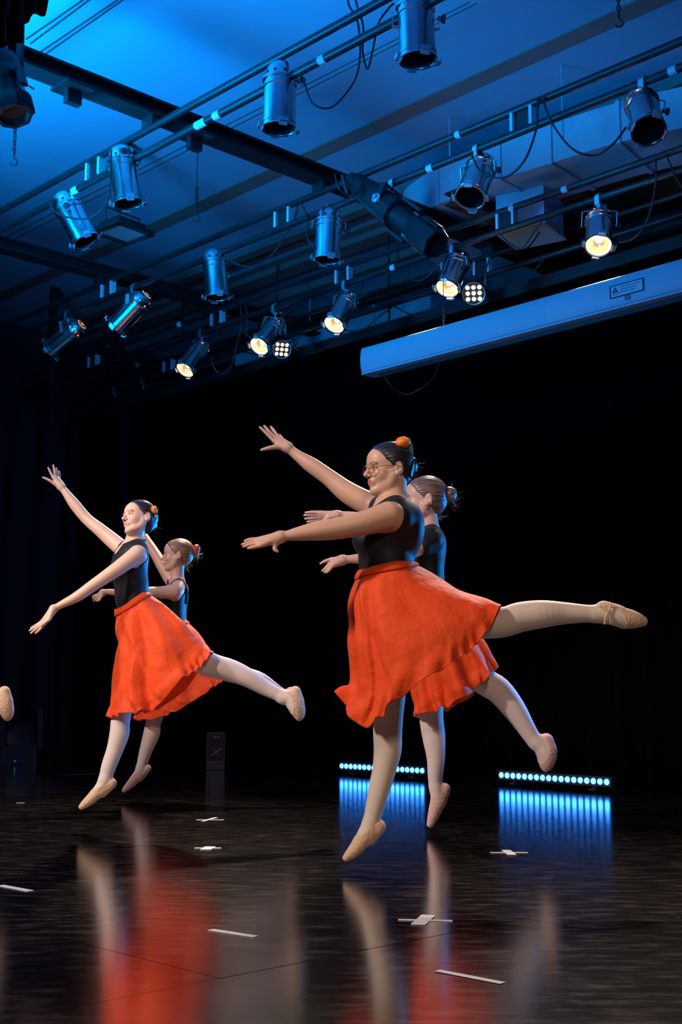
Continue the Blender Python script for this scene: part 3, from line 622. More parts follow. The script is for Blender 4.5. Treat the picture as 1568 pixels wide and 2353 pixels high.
# ------------------------------------------------------------------ black profile spotlights
def profile_spot(pipe, rear, front, label, knob_side=1, scale=1.0, yup=0.12, name='profile_spotlight', light_amt=0):
    P0 = np.array(pipe, float); a, b = np.array(rear), np.array(front); ax = a - b; L = np.linalg.norm(ax); ax /= L
    h = np.cross(UP, ax); h /= np.linalg.norm(h); R = np.stack([h, np.cross(ax, h), ax], axis=1); s = scale
    root = thing(name, P0, label, 'stage lamp')
    def p(n, mb, m, par=None, sm=True):
        mb.v = [tuple(R @ (np.array(v)) + b - P0) for v in mb.v]; return put(n, mb.mesh(n, M[m], sm, 35), root)
    p('lamp_housing', MB().lathe([(0, L), (.05 * s, L), (.062 * s, L - .03), (.062 * s, L - .10), (.075 * s, L - .12), (.10 * s, L * .72), (.105 * s, L * .50), (.095 * s, L * .46), (.085 * s, L * .45)], 12), 'blackmetal')
    p('lens_tube', MB().lathe([(.078 * s, L * .52), (.078 * s, L * .14), (.07 * s, L * .14)], 20), 'blackmetal')
    ft = p('front_hood', MB().lathe([(.080 * s, L * .26), (.105 * s, L * .20), (.110 * s, L * .02), (.104 * s, 0), (.085 * s, 0.0), (.075 * s, L * .06), (0, L * .07)], 8), 'blackmetal')
    mbf = MB()
    for q in range(9):
        an = 1.2 + q * .16; mbf.box((.110 * s * math.cos(an), .110 * s * math.sin(an), L * .11), (.014, .005, L * .16), rotz(an))
    for q in range(9):
        an = -1.9 - q * .16; mbf.box((.110 * s * math.cos(an), .110 * s * math.sin(an), L * .11), (.014, .005, L * .16), rotz(an))
    p('cooling_fin', mbf, 'blackmetal', sm=False)
    p('gate_collar', MB().lathe([(.085 * s, L * .55), (.112 * s, L * .54), (.112 * s, L * .44), (.08 * s, L * .43)], 16).box((.0, .118 * s, L * .36), (.05, .02, L * .2)).box((0, -.118 * s, L * .36), (.05, .02, L * .2)), 'blackmetal')
    for sg in (-1, 1):
        p('shutter_handle', MB().tube([(sg * .10 * s, .02, L * .49), (sg * .17 * s, .03, L * .50), (sg * .19 * s, .03, L * .485), (sg * .17 * s, .03, L * .475), (sg * .15 * s, .03, L * .49)], .005, 5), 'steel')
    p('focus_label', MB().box((-.05 * s, .065 * s, L * .33), (.03, .02, .05), rotz(.6)), 'whitetape', sm=False)
    piv = b + ax * L * .56; top = P0 - UP * .06; up_ = top - piv; H = np.linalg.norm(up_); up_ /= H; hh_ = h - up_ * (h @ up_); hh_ /= np.linalg.norm(hh_)
    Ry = np.stack([hh_, np.cross(up_, hh_), up_], axis=1); w = .118 * s
    y = MB().box((w, 0, H / 2 - .02), (.006, .055, H + .04)).box((-w, 0, H / 2 - .02), (.006, .055, H + .04)).box((0, 0, H), (2 * w, .055, .006)).lathe([(0, w), (.02, w)], 8)
    y.v = [tuple(Ry @ np.array(v) + piv - P0) for v in y.v]; put('yoke', y.mesh('yoke', M['blackmetal'], False), root)
    for sg in (-1, 1):
        kb = MB().lathe([(0, .022), (.016, .02), (.018, 0), (.035, -.002), (.035, -.012)], 10); Rk = np.stack([up_, np.cross(hh_ * sg, up_), hh_ * sg], axis=1)
        kb.v = [tuple(Rk @ np.array(v) + piv - P0 + hh_ * sg * (w + .012)) for v in kb.v]; put('tilt_bolt', kb.mesh('tilt_bolt', M['steel'] if sg * (hh_ @ FH) < 0 else M['blackmetal'], True, 30), root)
    put('hook_clamp', LM['clamp'], root)
    return root
Pp = line_x(905, Y2, ZP); Fp = Pp @ FH
profile_spot(Pp, W(806, 412, Fp + .25), W(1003, 562, Fp - .30), 'black profile spotlight hanging diagonally in the middle of the rig')
cable('hanging_cable', [W(770, 400, Fp), W(778, 430, Fp - .05), W(800, 450, Fp), W(825, 440, Fp), W(832, 415, Fp + .1), W(812, 402, Fp + .2), W(808, 395, Fp + .2)], .007, 'cable coiled around the rear of the black profile spotlight', group='loose cables between the lamps')
tag(obj('cable_connector', MB().tube([W(788, 402, Fp - .05), W(792, 420, Fp - .05), W(799, 446, Fp - .05)], [.016, .022, .012], 8), M['blackmetal']), 'bulky black plug hanging on the pipe beside the profile spotlight', 'connector')
profile_spot(W(12, 40, 6.3), W(-12, 92, 6.35), W(34, 268, 6.25), 'black spotlight with cooling fins at the upper left edge, below the drape', scale=.95)

# ------------------------------------------------------------------ led par lamps
def led_par(pipe_px, y, c, aim, label, s=1.0, z=ZP, f_off=0.0):
    P0 = line_x(pipe_px, y, z); F0 = P0 @ FH; b = W(c[0], c[1], F0 - .1 + f_off); ax = -np.array(aim, float); ax /= np.linalg.norm(ax)
    h = np.cross(UP, ax); h /= np.linalg.norm(h); R = np.stack([h, np.cross(ax, h), ax], axis=1)
    root = thing('led_par_lamp', P0, label, 'stage lamp')
    def p(n, mb, m, sm=True):
        mb.v = [tuple(R @ (np.array(v)) * s + b - P0) for v in mb.v]; return put(n, mb.mesh(n, M[m], sm, 35), root)
    p('housing', MB().lathe([(0, .13), (.06, .125), (.085, .10), (.095, .02), (.095, -.004), (.086, -.004), (.086, .004), (0, .004)], 24), 'blackmetal')
    p('front_rim', MB().lathe([(.088, -.006), (.094, -.008), (.096, -.002)], 24), 'steel')
    for i in range(3):
        for j in range(3):
            e = MB().lathe([(.0165, -.0), (.015, -.006), (0, -.009)], 12); e.v = [(v[0] + (i - 1) * .048, v[1] + (j - 1) * .048, v[2]) for v in e.v]; p('lens', e, 'led_white')
    top = P0 - UP * .03; a_ = b + ax * .05
    p0_ = [a_ + h * .1, a_ + h * .1 + (top - a_) * .6, top, a_ - h * .1 + (top - a_) * .6, a_ - h * .1]
    put('yoke', MB().tube([q - P0 for q in p0_], .008, 5).mesh('yoke', M['blackmetal']), root)
    ld = bpy.data.lights.new('led_beam', 'SPOT'); ld.energy = 40; ld.color = (1.0, 0.85, 0.62); ld.spot_size = math.radians(45); ld.spot_blend = 0.7; ld.shadow_soft_size = 0.07
    lo = bpy.data.objects.new('led_beam', ld); COL.objects.link(lo); lo.parent = root
    lo.location = Vector([float(c_) for c_ in (b - ax * .03 - P0)]); lo.rotation_euler = Vector([float(c_) for c_ in -ax]).to_track_quat('-Z', 'Y').to_euler()
aimv = lambda p, q: np.array(q) - np.array(p)
led_par(1108, Y4, (1089, 674), RFZ(-.15, -.85, -.55), 'black round lamp with nine white leds beside the amber can near centre right', 1.03)
led_par(672, Y4, (648, 803), RFZ(.25, -.85, -.45), 'smaller black round lamp with nine white leds beside the amber can left of centre', 0.97)

# dark lamps hardly lit at the rear left of the rig
for (px, py, y, lb) in ((265, 790, Y4, 'dark unlit lamp silhouette hanging behind the tilted cans'), (330, 830, Y4, 'dark unlit lamp silhouette below the rear truss at left')):
    P0 = line_x(px, y, ZP); F0 = P0 @ FH; profile_spot(P0, W(px - 12, py - 5, F0 + .1), W(px + 18, py + 35, F0 - .1), lb, scale=.7, name='unlit_spotlight')

# ------------------------------------------------------------------ flood light on the ceiling
c = [W(225, 532, 7.6), W(304, 562, 7.6), W(340, 536, 7.6), W(262, 506, 7.6)]
zc_ = 4.33
cc = [on_z(224, 533, zc_), on_z(300, 560, zc_), on_z(340, 535, zc_), on_z(264, 506, zc_)]
cen = sum(cc) / 4
fd = thing('flood_light', cen, 'flat black framed flood light facing down between the upper left cans and the truss', 'flood light')
ux = (cc[1] - cc[0]); uy = (cc[3] - cc[0]); lx, ly = np.linalg.norm(ux), np.linalg.norm(uy); ux /= lx; uy = uy - ux * (uy @ ux); uy /= np.linalg.norm(uy); Rf = np.stack([ux, uy, np.cross(ux, uy)], axis=1)
mbx = MB()
for (a_, b_, sx_, sy_) in ((0, .5, lx, .025), (0, -.5, lx, .025), (.5, 0, .025, ly), (-.5, 0, .025, ly)): mbx.box(cen + ux * a_ * lx + uy * b_ * ly, (sx_ + .02, sy_ + .02, .035), Rf)
obj('frame', mbx, M['blackmetal'], fd, smooth=False)
obj('glass', MB().box(cen, (lx, ly, .008), Rf), M['glass_dark'], fd, smooth=False)
obj('rear_housing', MB().box(cen + UP * .045, (lx * .8, ly * .75, .06), Rf), M['blackmetal'], fd, smooth=False)
obj('bracket', MB().tube([cen - ux * lx * .5, cen - ux * lx * .5 + UP * .16, cen + ux * lx * .5 + UP * .16, cen + ux * lx * .5], .008, 5).box(cen + UP * (.16 + (ZC - zc_ - .16) / 2), (.05, .05, ZC - zc_ - .16)), M['blackmetal'], fd, smooth=False)

# ------------------------------------------------------------------ led strips on the floor
def led_bar(p0, p1, label):
    A = on_z(p0[0], p0[1], .085); B = on_z(p1[0], p1[1], .085); d = B - A; L = np.linalg.norm(d); d /= L; n_ = np.cross(d, UP); n_ = n_ if n_ @ FH < 0 else -n_
    root = thing('led_light_bar', ((A + B) / 2)[:2].tolist() + [0], label, 'light bar', 'blue led bars on the floor'); Rm = np.stack([d, n_, UP], axis=1)
    C_ = (A + B) / 2 - n_ * .03
    obj('housing', MB().box(C_, (L + .08, .05, .07), Rm), M['blackmetal'], root, smooth=False)
    for sg in (-1, 1): obj('foot', MB().box(C_ + d * sg * L * .38 - UP * .058, (.05, .10, .012), Rm).box(C_ + d * sg * L * .38 - UP * .045, (.02, .04, .05), Rm), M['blackmetal'], root, smooth=False)
    for i in range(18):
        c_ = A + d * (L * i / 17) - n_ * .004; e = MB().lathe([(.0215, 0), (.0195, .006), (0, .010)], 12, (np.stack([d, np.cross(n_, d), n_], axis=1), c_)); obj('led_lens', e, M['led_blue'], root)
    return root
led_bar((785, 1760), (970, 1771), 'glowing blue led bar on the floor behind the standing leg of the bespectacled dancer')
led_bar((1152, 1781), (1394, 1797), 'glowing blue led bar on the floor at right below the raised pink slipper')

# ------------------------------------------------------------------ speaker, moving head
sp = on_z(495, 1770, 0); Fs = sp @ FH; k_ = MPP(1725, Fs)
spk = thing('loudspeaker', sp, 'dark upright loudspeaker on the floor in front of the black curtain', 'speaker')
Rs = np.stack([RH, FH, UP], axis=1); wS, hS = 42 * k_, 86 * k_
def sb(cx_, cz_, w_, h_, dy, dep): return (sp + RH * cx_ * k_ + UP * cz_ * k_ + FH * dy, (w_ * k_, dep, h_ * k_), Rs)
M['speaker'] = mat('speaker_cabinet', (0.028, 0.03, 0.038), 0.5); M['grille'] = mat('speaker_grille', (0.012, 0.013, 0.016), 0.35, 0.3)
obj('cabinet', MB().box(*sb(0, 43, 42, 86, .16, .30)), M['speaker'], spk, smooth=False)
obj('grille', MB().box(*sb(1, 52, 35, 60, 0.0, .02)), M['grille'], spk, smooth=False)
obj('base_panel', MB().box(*sb(0, 12, 42, 22, 0.0, .02)), M['speaker'], spk, smooth=False)
lg = MB()
for (cx_, cz_, w_, h_) in ((4, 74.5, 12, 2.6), (-5, 76.5, 2, 4), (-2, 75.5, 1.6, 3), (-1, 77, 4, 1)): lg.box(*sb(cx_, cz_, w_, h_, -.012, .004))
obj('small_maker_badge', lg, mat('badge_blue_grey', (0.16, 0.2, 0.34), .5), spk, smooth=False)
xm = MB()
for ang, l_, w_ in ((.62, 28, 2.6), (-.80, 28, .9)):
    R_ = Rs @ np.array([[math.cos(ang), 0, -math.sin(ang)], [0, 1, 0], [math.sin(ang), 0, math.cos(ang)]])
    xm.box(sp + RH * k_ * 1 + UP * k_ * 41 - FH * .013, (l_ * k_, .004, w_ * k_), R_)
obj('crossed_tape', xm, mat('grey_tape', (0.22, 0.21, 0.28), .5), spk, smooth=False)
mh = on_z(50, 1757, 0); Fm = mh @ FH; k2 = MPP(1700, Fm)
mv = thing('moving_head_light', mh, 'dark moving head light with round lens on the floor by the left edge', 'stage lamp')
obj('base', MB().box(mh + UP * .10, (.36, .30, .2), Rs), M['speaker'], mv, smooth=False)
obj('arm', MB().box(mh + UP * .36 + RH * .19, (.05, .12, .4), Rs), M['speaker'], mv, smooth=False); obj('arm', MB().box(mh + UP * .36 - RH * .19, (.05, .12, .4), Rs), M['speaker'], mv, smooth=False)
Rh = np.stack([RH, UP, -FH], axis=1); hc = W(50, 1694, Fm)
obj('head_shell', MB().lathe([(0, -.16), (.10, -.15), (.14, -.05), (.15, .06), (.135, .08), (.12, .07), (0, .07)], 24, (Rh, hc)), M['speaker'], mv)
ln = MB()
for q in range(36):
    r_ = .104 * math.sqrt((q + .5) / 36); an = q * 2.39996; ln.lathe([(.010, .072), (0, .08)], 6, (Rh, hc + RH * r_ * math.cos(an) + UP * r_ * math.sin(an)))
ln = obj('lens_array', ln, mat('small_glass_lenses', (0.04, 0.06, 0.12), .1, 0, .8), mv); ln['kind'] = 'stuff'
obj('display', MB().box(W(51, 1746, Fm) - FH * .17, (.09, .01, .05), Rs), mat('display_blue', (0.0, 0.01, 0.05), .3, emit=(0.0, 0.03, 0.25), estr=.07), mv, smooth=False)
obj('indicator', MB().box(W(44.5, 1746.5, Fm) - FH * .175, (.006, .004, .012), Rs), M['green_led'], mv, smooth=False)

# ------------------------------------------------------------------ tape marks
def tape(pts_list, label, w=.022):
    C_ = sum(on_z(*p, 0) for s_ in pts_list for p in s_[:2]) / (2 * len(pts_list))
    root = thing('tape_mark', (C_[0], C_[1], 0.0), label, 'floor marking', 'white tape marks on the stage floor')
    for i, s_ in enumerate(pts_list):
        A, B = on_z(*s_[0], 0), on_z(*s_[1], 0); d = B - A; L = np.linalg.norm(d); d /= L; R_ = np.stack([d, np.cross(UP, d), UP], axis=1); w_ = s_[2] if len(s_) > 2 else w
        obj('tape_strip', MB().box((A + B) / 2 + UP * (.0012 + .0006 * i), (L, w_, .0008), R_), M['tape'], root, smooth=False)
tape([((452, 1884), (515, 1884)), ((466, 1888), (497, 1879))], 'white tape cross farthest back, in front of the loudspeaker')
tape([((447, 1949), (508, 1949)), ((472, 1953), (484, 1946), .05)], 'white tape cross with square centre, left of stage middle')
tape([((1127, 1959.5), (1213, 1959.5)), ((1163, 1954), (1177, 1965), .04)], 'white tape cross below the right blue led bar')
tape([((916, 2114), (1040, 2116.5)), ((985, 2104), (961, 2126), .045)], 'largest white tape cross, right of the foot of the bespectacled dancer')
tape([((0, 2035), (70, 2048), .03)], 'single white tape strip at the left edge of the floor')
tape([((484, 2137), (588, 2153), .026)], 'single white tape strip in the red reflection at front centre')
tape([((1005, 2231), (1156, 2260), .024)], 'single white tape strip nearest the camera, front right')
tape([((38, 1845), (56, 1845), .02)], 'tiny faded tape mark far back at left')
# ================================================================== implicit-surface body modelling
def smin(a, b, k):
    h = np.clip(0.5 + 0.5 * (b - a) / k, 0, 1); return b + (a - b) * h - k * h * (1 - h) if False else (b * (1 - h) + a * h) - k * h * (1 - h)
def smin2(a, b, k):
    h = np.clip(0.5 + 0.5 * (a - b) / k, 0, 1); return a * (1 - h) + b * h - k * h * (1 - h)
def smax2(a, b, k): return -smin2(-a, -b, k)
class Chain:
    def __init__(s, pts, rs, k=.02, g='', flat=None, op='add', n=4):
        pts = np.array(pts, float); rs = np.array(rs, float)
        q = crom(np.column_stack([pts, rs]), n) if len(pts) > 2 else np.column_stack([pts, rs])
        s.p = q[:, :3]; s.r = np.maximum(q[:, 3], .001); s.k = k; s.g = g; s.op = op; s.flat = flat
        R = s.r.max(); s.lo = s.p.min(0) - R; s.hi = s.p.max(0) + R
    def d(s, X):
        out = np.full(len(X), 9.0); XT = (X[:, 0], X[:, 1], X[:, 2])
        for i in range(len(s.p) - 1):
            a, b = s.p[i], s.p[i + 1]; ba = b - a; l2 = ba @ ba + 1e-12
            e = max(s.r[i], s.r[i + 1]) + .08; lo = np.minimum(a, b) - e; hi = np.maximum(a, b) + e
            m = np.flatnonzero((XT[0] > lo[0]) & (XT[0] < hi[0]) & (XT[1] > lo[1]) & (XT[1] < hi[1]) & (XT[2] > lo[2]) & (XT[2] < hi[2]))
            if not len(m): continue
            pa = X[m] - a; t = np.clip(pa @ ba / l2, 0, 1); q = pa - t[:, None] * ba; r = s.r[i] + (s.r[i + 1] - s.r[i]) * t
            if s.flat is not None:
                n, f = s.flat; qn = q @ n; q = q + ((1 / f - 1) * qn)[:, None] * n
                dd = (np.sqrt((q * q).sum(1)) - r) * min(f, 1)
            else: dd = np.sqrt((q * q).sum(1)) - r
            out[m] = np.minimum(out[m], dd)
        return out
class Ell:
    def __init__(s, c, r, R=None, k=.03, g='', op='add'):
        s.c = np.array(c, float); s.r = np.array(r, float); s.R = np.eye(3) if R is None else np.array(R); s.k = k; s.g = g; s.op = op
        m = s.r.max(); s.lo = s.c - m; s.hi = s.c + m
    def d(s, X):
        q = (X - s.c) @ s.R; k0 = np.sqrt(((q / s.r) ** 2).sum(1)); k1 = np.sqrt(((q / s.r ** 2) ** 2).sum(1)) + 1e-9
        return k0 * (k0 - 1) / k1
class Solid:
    """union of primitives; R columns are the local axes"""
    def __init__(s, prims, off=0.0, region=None): s.pr = prims; s.off = off; s.region = region
    def __call__(s, X):
        d = np.full(len(X), 1.0); E = .075 + abs(s.off); x0, x1, x2 = np.ascontiguousarray(X.T)
        for p in s.pr:
            l, u = p.lo - E, p.hi + E
            m = np.flatnonzero((x0 > l[0]) & (x0 < u[0]) & (x1 > l[1]) & (x1 < u[1]) & (x2 > l[2]) & (x2 < u[2]))
            if not len(m): continue
            v = p.d(X[m])
            d[m] = smin2(d[m], v, p.k) if p.op == 'add' else smax2(d[m], -v, p.k)
        d = d - s.off
        if s.region is not None: d = np.maximum(d, s.region(X))
        return d
def surface(f, lo, hi, h, keep=None, proj=2):
    """surface nets on sparse blocks of 8 cells; keep(centres) -> mask of quads wanted"""
    B = 8; bs = B * h; lo = np.array(lo) - bs; n = np.ceil((np.array(hi) + bs - lo) / bs).astype(int)
    I = np.stack(np.meshgrid(*[np.arange(k) for k in n], indexing='ij'), -1).reshape(-1, 3)
    C = lo + (I + .5) * bs; I = I[np.abs(f(C)) < bs * 1.45]
    if keep is not None:
        C = lo + (I + .5) * bs; I = I[keep(C, bs)]
    g = np.stack(np.meshgrid(*[np.arange(B + 1)] * 3, indexing='ij'), -1).reshape(-1, 3)
    keys_all = []; pos_all = []; q_all = []
    N = (n * B + 2).astype(np.int64)
    key = lambda c: (c[..., 0] * N[1] + c[..., 1]) * N[2] + c[..., 2]
    for c0 in range(0, len(I), 600):
        J = I[c0:c0 + 600]; G = (J[:, None, :] * B + g[None]).astype(np.int64)
        D = f(lo + G.reshape(-1, 3) * h).reshape(len(J), B + 1, B + 1, B + 1)
        S = D < 0
        if not S.any(): continue
        cnt = np.zeros((len(J), B, B, B), np.int32); P = np.zeros((len(J), B, B, B, 3))
        corners = [(a, b, c) for a in (0, 1) for b in (0, 1) for c in (0, 1)]
        V = {c: D[:, c[0]:c[0] + B, c[1]:c[1] + B, c[2]:c[2] + B] for c in corners}
        for a in corners:
            for ax in range(3):
                if a[ax] == 0:
                    b = list(a); b[ax] = 1; b = tuple(b); va, vb = V[a], V[b]; m = (va < 0) != (vb < 0)
                    t = np.where(m, va / np.where(m, va - vb, 1), 0)
                    for q in range(3): P[..., q] += np.where(m, a[q] + (t if q == ax else 0), 0)
                    cnt += m
        act = cnt > 0; idx = np.argwhere(act); cell = J[idx[:, 0]] * B + idx[:, 1:]
        keys_all.append(key(cell.astype(np.int64))); pos_all.append(lo + (cell + P[act] / cnt[act][:, None]) * h)
        for ax in range(3):
            sl0 = [slice(0, B)] * 3; sl1 = [slice(0, B)] * 3; sl1[ax] = slice(1, B + 1)
            s0 = S[(slice(None), *sl0)]; s1 = S[(slice(None), *sl1)]; e = np.argwhere(s0 != s1)
            if len(e) == 0: continue
            gp = (J[e[:, 0]] * B + e[:, 1:]).astype(np.int64); fl = s0[s0 != s1]
            u, v = [(1, 2), (2, 0), (0, 1)][ax]; du = np.zeros(3, np.int64); du[u] = 1; dv = np.zeros(3, np.int64); dv[v] = 1
            qd = np.stack([key(gp - du - dv), key(gp - dv), key(gp), key(gp - du)], 1); qd[~fl] = qd[~fl][:, ::-1]
            q_all.append(qd)
    keys = np.concatenate(keys_all); pos = np.concatenate(pos_all); qs = np.concatenate(q_all)
    uk, ui = np.unique(keys, return_index=True); pos = pos[ui]
    ix = np.searchsorted(uk, qs); ix = np.minimum(ix, len(uk) - 1); ok = (uk[ix] == qs).all(1); qs = ix[ok]
    for _ in range(proj):
        e = h * .2; d0 = f(pos); gr = np.stack([f(pos + np.eye(3)[a] * e) - d0 for a in range(3)], 1) / e
        g2 = (gr * gr).sum(1); st = -(d0 / np.maximum(g2, .2))[:, None] * gr
        ln = np.linalg.norm(st, axis=1); st *= np.minimum(1, h * .6 / np.maximum(ln, 1e-9))[:, None]; pos = pos + st
    return pos, qs
def to_mesh(name, parts, m, origin=(0, 0, 0), tint=None, strand=None):
    vs = []; fs = []; o = 0
    for p, q in parts: vs.append(p); fs.append(q + o); o += len(p)
    V = np.concatenate(vs); F = np.concatenate(fs)
    used = np.unique(F); rm = np.full(len(V), -1); rm[used] = np.arange(len(used)); V = V[used]; F = rm[F]
    me = bpy.data.meshes.new(name); me.vertices.add(len(V)); me.vertices.foreach_set('co', (V - np.array(origin)).astype(np.float32).ravel())
    me.loops.add(len(F) * 4); me.loops.foreach_set('vertex_index', F.astype(np.int32).ravel())
    me.polygons.add(len(F)); me.polygons.foreach_set('loop_start', np.arange(0, len(F) * 4, 4, dtype=np.int32)); me.polygons.foreach_set('loop_total', np.full(len(F), 4, np.int32))
    me.polygons.foreach_set('use_smooth', np.ones(len(F), bool)); me.materials.append(m)
    if tint is not None:
        c = np.ones((len(V), 4), np.float32); c[:, :3] = tint(V); a = me.color_attributes.new('tint', 'FLOAT_COLOR', 'POINT'); a.data.foreach_set('color', c.ravel())
    if strand is not None:
        a = me.attributes.new('strand', 'FLOAT_VECTOR', 'POINT'); a.data.foreach_set('vector', strand(V).astype(np.float32).ravel())
    me.update(calc_edges=True); me.validate(); return me
def bounds(prims): return np.min([p.lo for p in prims], 0), np.max([p.hi for p in prims], 0)

# ------------------------------------------------------------------ one dancer
class Dancer:
    def __init__(s, D, label, skin, hair, tights, shoe, leo):
        s.D = D; s.label = label; s.skin = skin; s.hairm = hair; s.tm = tights; s.sm = shoe; s.lm = leo
        s.torso = []; s.limbs = []; s.legs = []; s.feet = []; s.hands = []; s.headp = []; s.fine = []
    def P(s, x, y, d=0.0): return W(x, y, s.D + d)
    def m(s, y, r): return MPP(y, s.D) * r
    def st(s, L):  # list of (px,py,depth,r px)
        return [s.P(a, b, c) for a, b, c, r in L], [s.m(b, r) * (1 + c / s.D) for a, b, c, r in L]
    def limb(s, L, k=.03, dest=None, n=4, **kw):
        p, r = s.st(L); c = Chain(p, r, k, n=n, **kw); (s.limbs if dest is None else dest).append(c); return c
    def leg(s, L): return s.limb(L, .03, s.legs)
    def foot(s, L, heel=None, cut=None, k=.015):
        a = s.limb(L, k, [], n=4); pr = [a]
        if heel: pr.append(s.limb(heel, .014, [], n=3))
        s.feet.append((pr, cut))
    def hand(s, wrist, wr, fingers, thumb, fr, palm_r=None, bend=.0):
        """wrist/base/tip points as (px,py,d); fr finger radius px"""
        w = s.P(*wrist); pr = []; wm = s.m(wrist[1], wr); f_ = s.m(wrist[1], fr)
        bases = []
        for F in fingers:
            pts = [s.P(*q) for q in F]; bases.append(pts[0])
            if len(pts) == 2:
                mid = (pts[0] + pts[1]) / 2; pts = [pts[0], mid, pts[1]]
            pr.append(Chain(pts, [f_ * 1.12, f_ * 1.0, f_ * .68], f_ * .5, n=3))
        pal = []
        for b in bases: pal.append(Chain([w, w * .5 + b * .5, b], [wm * .85, max(wm * .72, f_ * 1.5), f_ * 1.25], f_ * 2.2, n=2))
        tp = [s.P(*q) for q in thumb]
        if len(tp) == 2: tp = [tp[0], tp[0] * .5 + tp[1] * .5, tp[1]]
        pal.append(Chain([w, tp[0]], [wm * .8, f_ * 1.35], f_ * 2, n=1))
        th = Chain(tp, [f_ * 1.35, f_ * 1.15, f_ * .75], f_ * .8, n=3)
        allp = pal + pr + [th]; s.hands += allp
        lo, hi = bounds(allp); s.fine.append(((lo + hi) / 2, np.linalg.norm(hi - lo) / 2 + .004 - wm))
    def head(s, cx, cy, d, H, yaw, pitch=0, roll=0):
        """H: head height in metres; yaw 0 = pure left profile, positive turns the face to the camera"""
        c = s.P(cx, cy, d); y = math.radians(yaw); f = -RH * math.cos(y) - FH * math.sin(y)
        f = f * math.cos(math.radians(pitch)) + UP * math.sin(math.radians(pitch)); f /= np.linalg.norm(f)
        u = UP - f * (UP @ f); u /= np.linalg.norm(u); l = np.cross(u, f)
        rr = math.radians(roll); u, l = u * math.cos(rr) + l * math.sin(rr), l * math.cos(rr) - u * math.sin(rr)
        s.hR = np.stack([f, l, u], 1); s.hc = c; s.hs = H / .222
        k = s.hs; T = lambda p: c + s.hR @ (np.array(p, float) * k)
        s.T = T
        def E(p, r, kk, op='add', rot=None): return Ell(T(p), np.array(r) * k, s.hR if rot is None else s.hR @ rot, kk * k, 'head', op)
        def C(pts, rs, kk, op='add'): return Chain([T(p) for p in pts], [r * k for r in rs], kk * k, 'head', None, op, n=3)
        pr = [E((-.015, 0, .030), (.094, .075, .080), .01), E((.030, 0, -.025), (.057, .056, .082), .03), E((.042, 0, .038), (.048, .056, .050), .02)]
        for sg in (-1, 1):
            pr.append(C([(.005, sg * .052, -.035), (.022, sg * .044, -.066), (.066, sg * .014, -.091)], [.022, .018, .015], .02))
            pr.append(E((.052, sg * .034, -.028), (.026, .022, .024), .02))
            pr.append(E((.077, sg * .030, .017), (.010, .018, .0065), .010))          # brow ridge
            pr.append(E((.098, sg * .030, -.002), (.017, .0165, .012), .010, 'sub'))    # eye socket
        pr.append(C([(.070, 0, -.095), (.073, 0, -.092)], [.0155, .0155], .012))
        for sg in (-1, 1):
            pr.append(E((.0725, sg * .0305, -.003), (.0125, .0135, .0120), .003))      # eyeball
            pr.append(C([(.077, sg * .018, -.003), (.0845, sg * .027, .0045), (.083, sg * .036, .004), (.074, sg * .043, -.002)], [.0022, .0028, .0028, .0022], .002))
            pr.append(C([(.077, sg * .019, -.005), (.082, sg * .029, -.0095), (.075, sg * .042, -.004)], [.0018, .0022, .0018], .003))
        pr.append(C([(.080, 0, .012), (.088, 0, .000), (.099, 0, -.016), (.105, 0, -.0255)], [.0080, .0076, .0088, .0108], .010))
        for sg in (-1, 1): pr.append(E((.092, sg * .0125, -.031), (.010, .0075, .0075), .005))
        pr.append(E((.080, 0, -.056), (.014, .026, .018), .012))
        pr.append(C([(.0890, 0, -.0525), (.0890, .006, -.0512), (.079, .0205, -.0555)], [.0034, .0035, .0015], .004)); pr.append(C([(.0890, 0, -.0525), (.0890, -.006, -.0512), (.079, -.0205, -.0555)], [.0034, .0035, .0015], .004))
        pr.append(C([(.079, -.019, -.0585), (.0868, -.006, -.0602), (.0868, .006, -.0602), (.079, .019, -.0585)], [.0018, .0042, .0042, .0018], .004))
        pr.append(C([(.079, -.023, -.0562), (.0955, 0, -.0557), (.079, .023, -.0562)], [.0010, .0012, .0010], .0015, 'sub'))
        ear = []
        for sg in (-1, 1):
            ry = rotz(-sg * .35)
            ear.append(E((-.012, sg * .074, -.008), (.017, .006, .029), .006, rot=ry)); ear.append(E((-.005, sg * .078, -.026), (.008, .006, .010), .006, rot=ry))
            ear.append(E((-.008, sg * .0825, -.006), (.009, .006, .016), .003, 'sub', rot=ry))
        s.headp += pr + ear; s.fine.append((T((.01, 0, 0)), .135 * k))
        s.skull = lambda g: [Ell(T((-.015, 0, .030)), np.array((.094, .075, .080)) * k + g, s.hR, .01), Ell(T((.042, 0, .038)), np.array((.048, .056, .050)) * k + g, s.hR, .02), Ell(T((-.03, 0, -.01)), np.array((.066, .062, .072)) * k + g * .6, s.hR, .03)]
    def loc(s, X): return ((X - s.hc) @ s.hR) / s.hs
    def tint(s, V):
        c = np.ones((len(V), 3)); L = s.loc(V); x, y, z = L[:, 0], L[:, 1], L[:, 2]
        def blend(m, col): c[:] = c * (1 - m[:, None]) + np.array(col) * m[:, None]
        sm = lambda v, a, b: np.clip((v - a) / (b - a), 0, 1)
        front = (x > .03) & (np.abs(y) < .07) & (np.abs(z) < .13)
        ay = np.abs(y)
        g = np.exp(-((ay - .040) ** 2 / .016 ** 2 + (z + .028) ** 2 / .016 ** 2)) * front; blend(g * .35, (1.05, .62, .62))
        lz = np.where(z > -.0562, (z + .0520) / .0046, (z + .0600) / .0050); m = sm(1.15 - np.sqrt((ay / .0225) ** 2 + lz ** 2), 0, .3) * .9 * (x > .074) * front; blend(m, (.95, .34, .36))
        br = .0175 + .006 * np.clip((ay - .012) / .022, 0, 1) - .006 * np.clip((ay - .034) / .014, 0, 1)
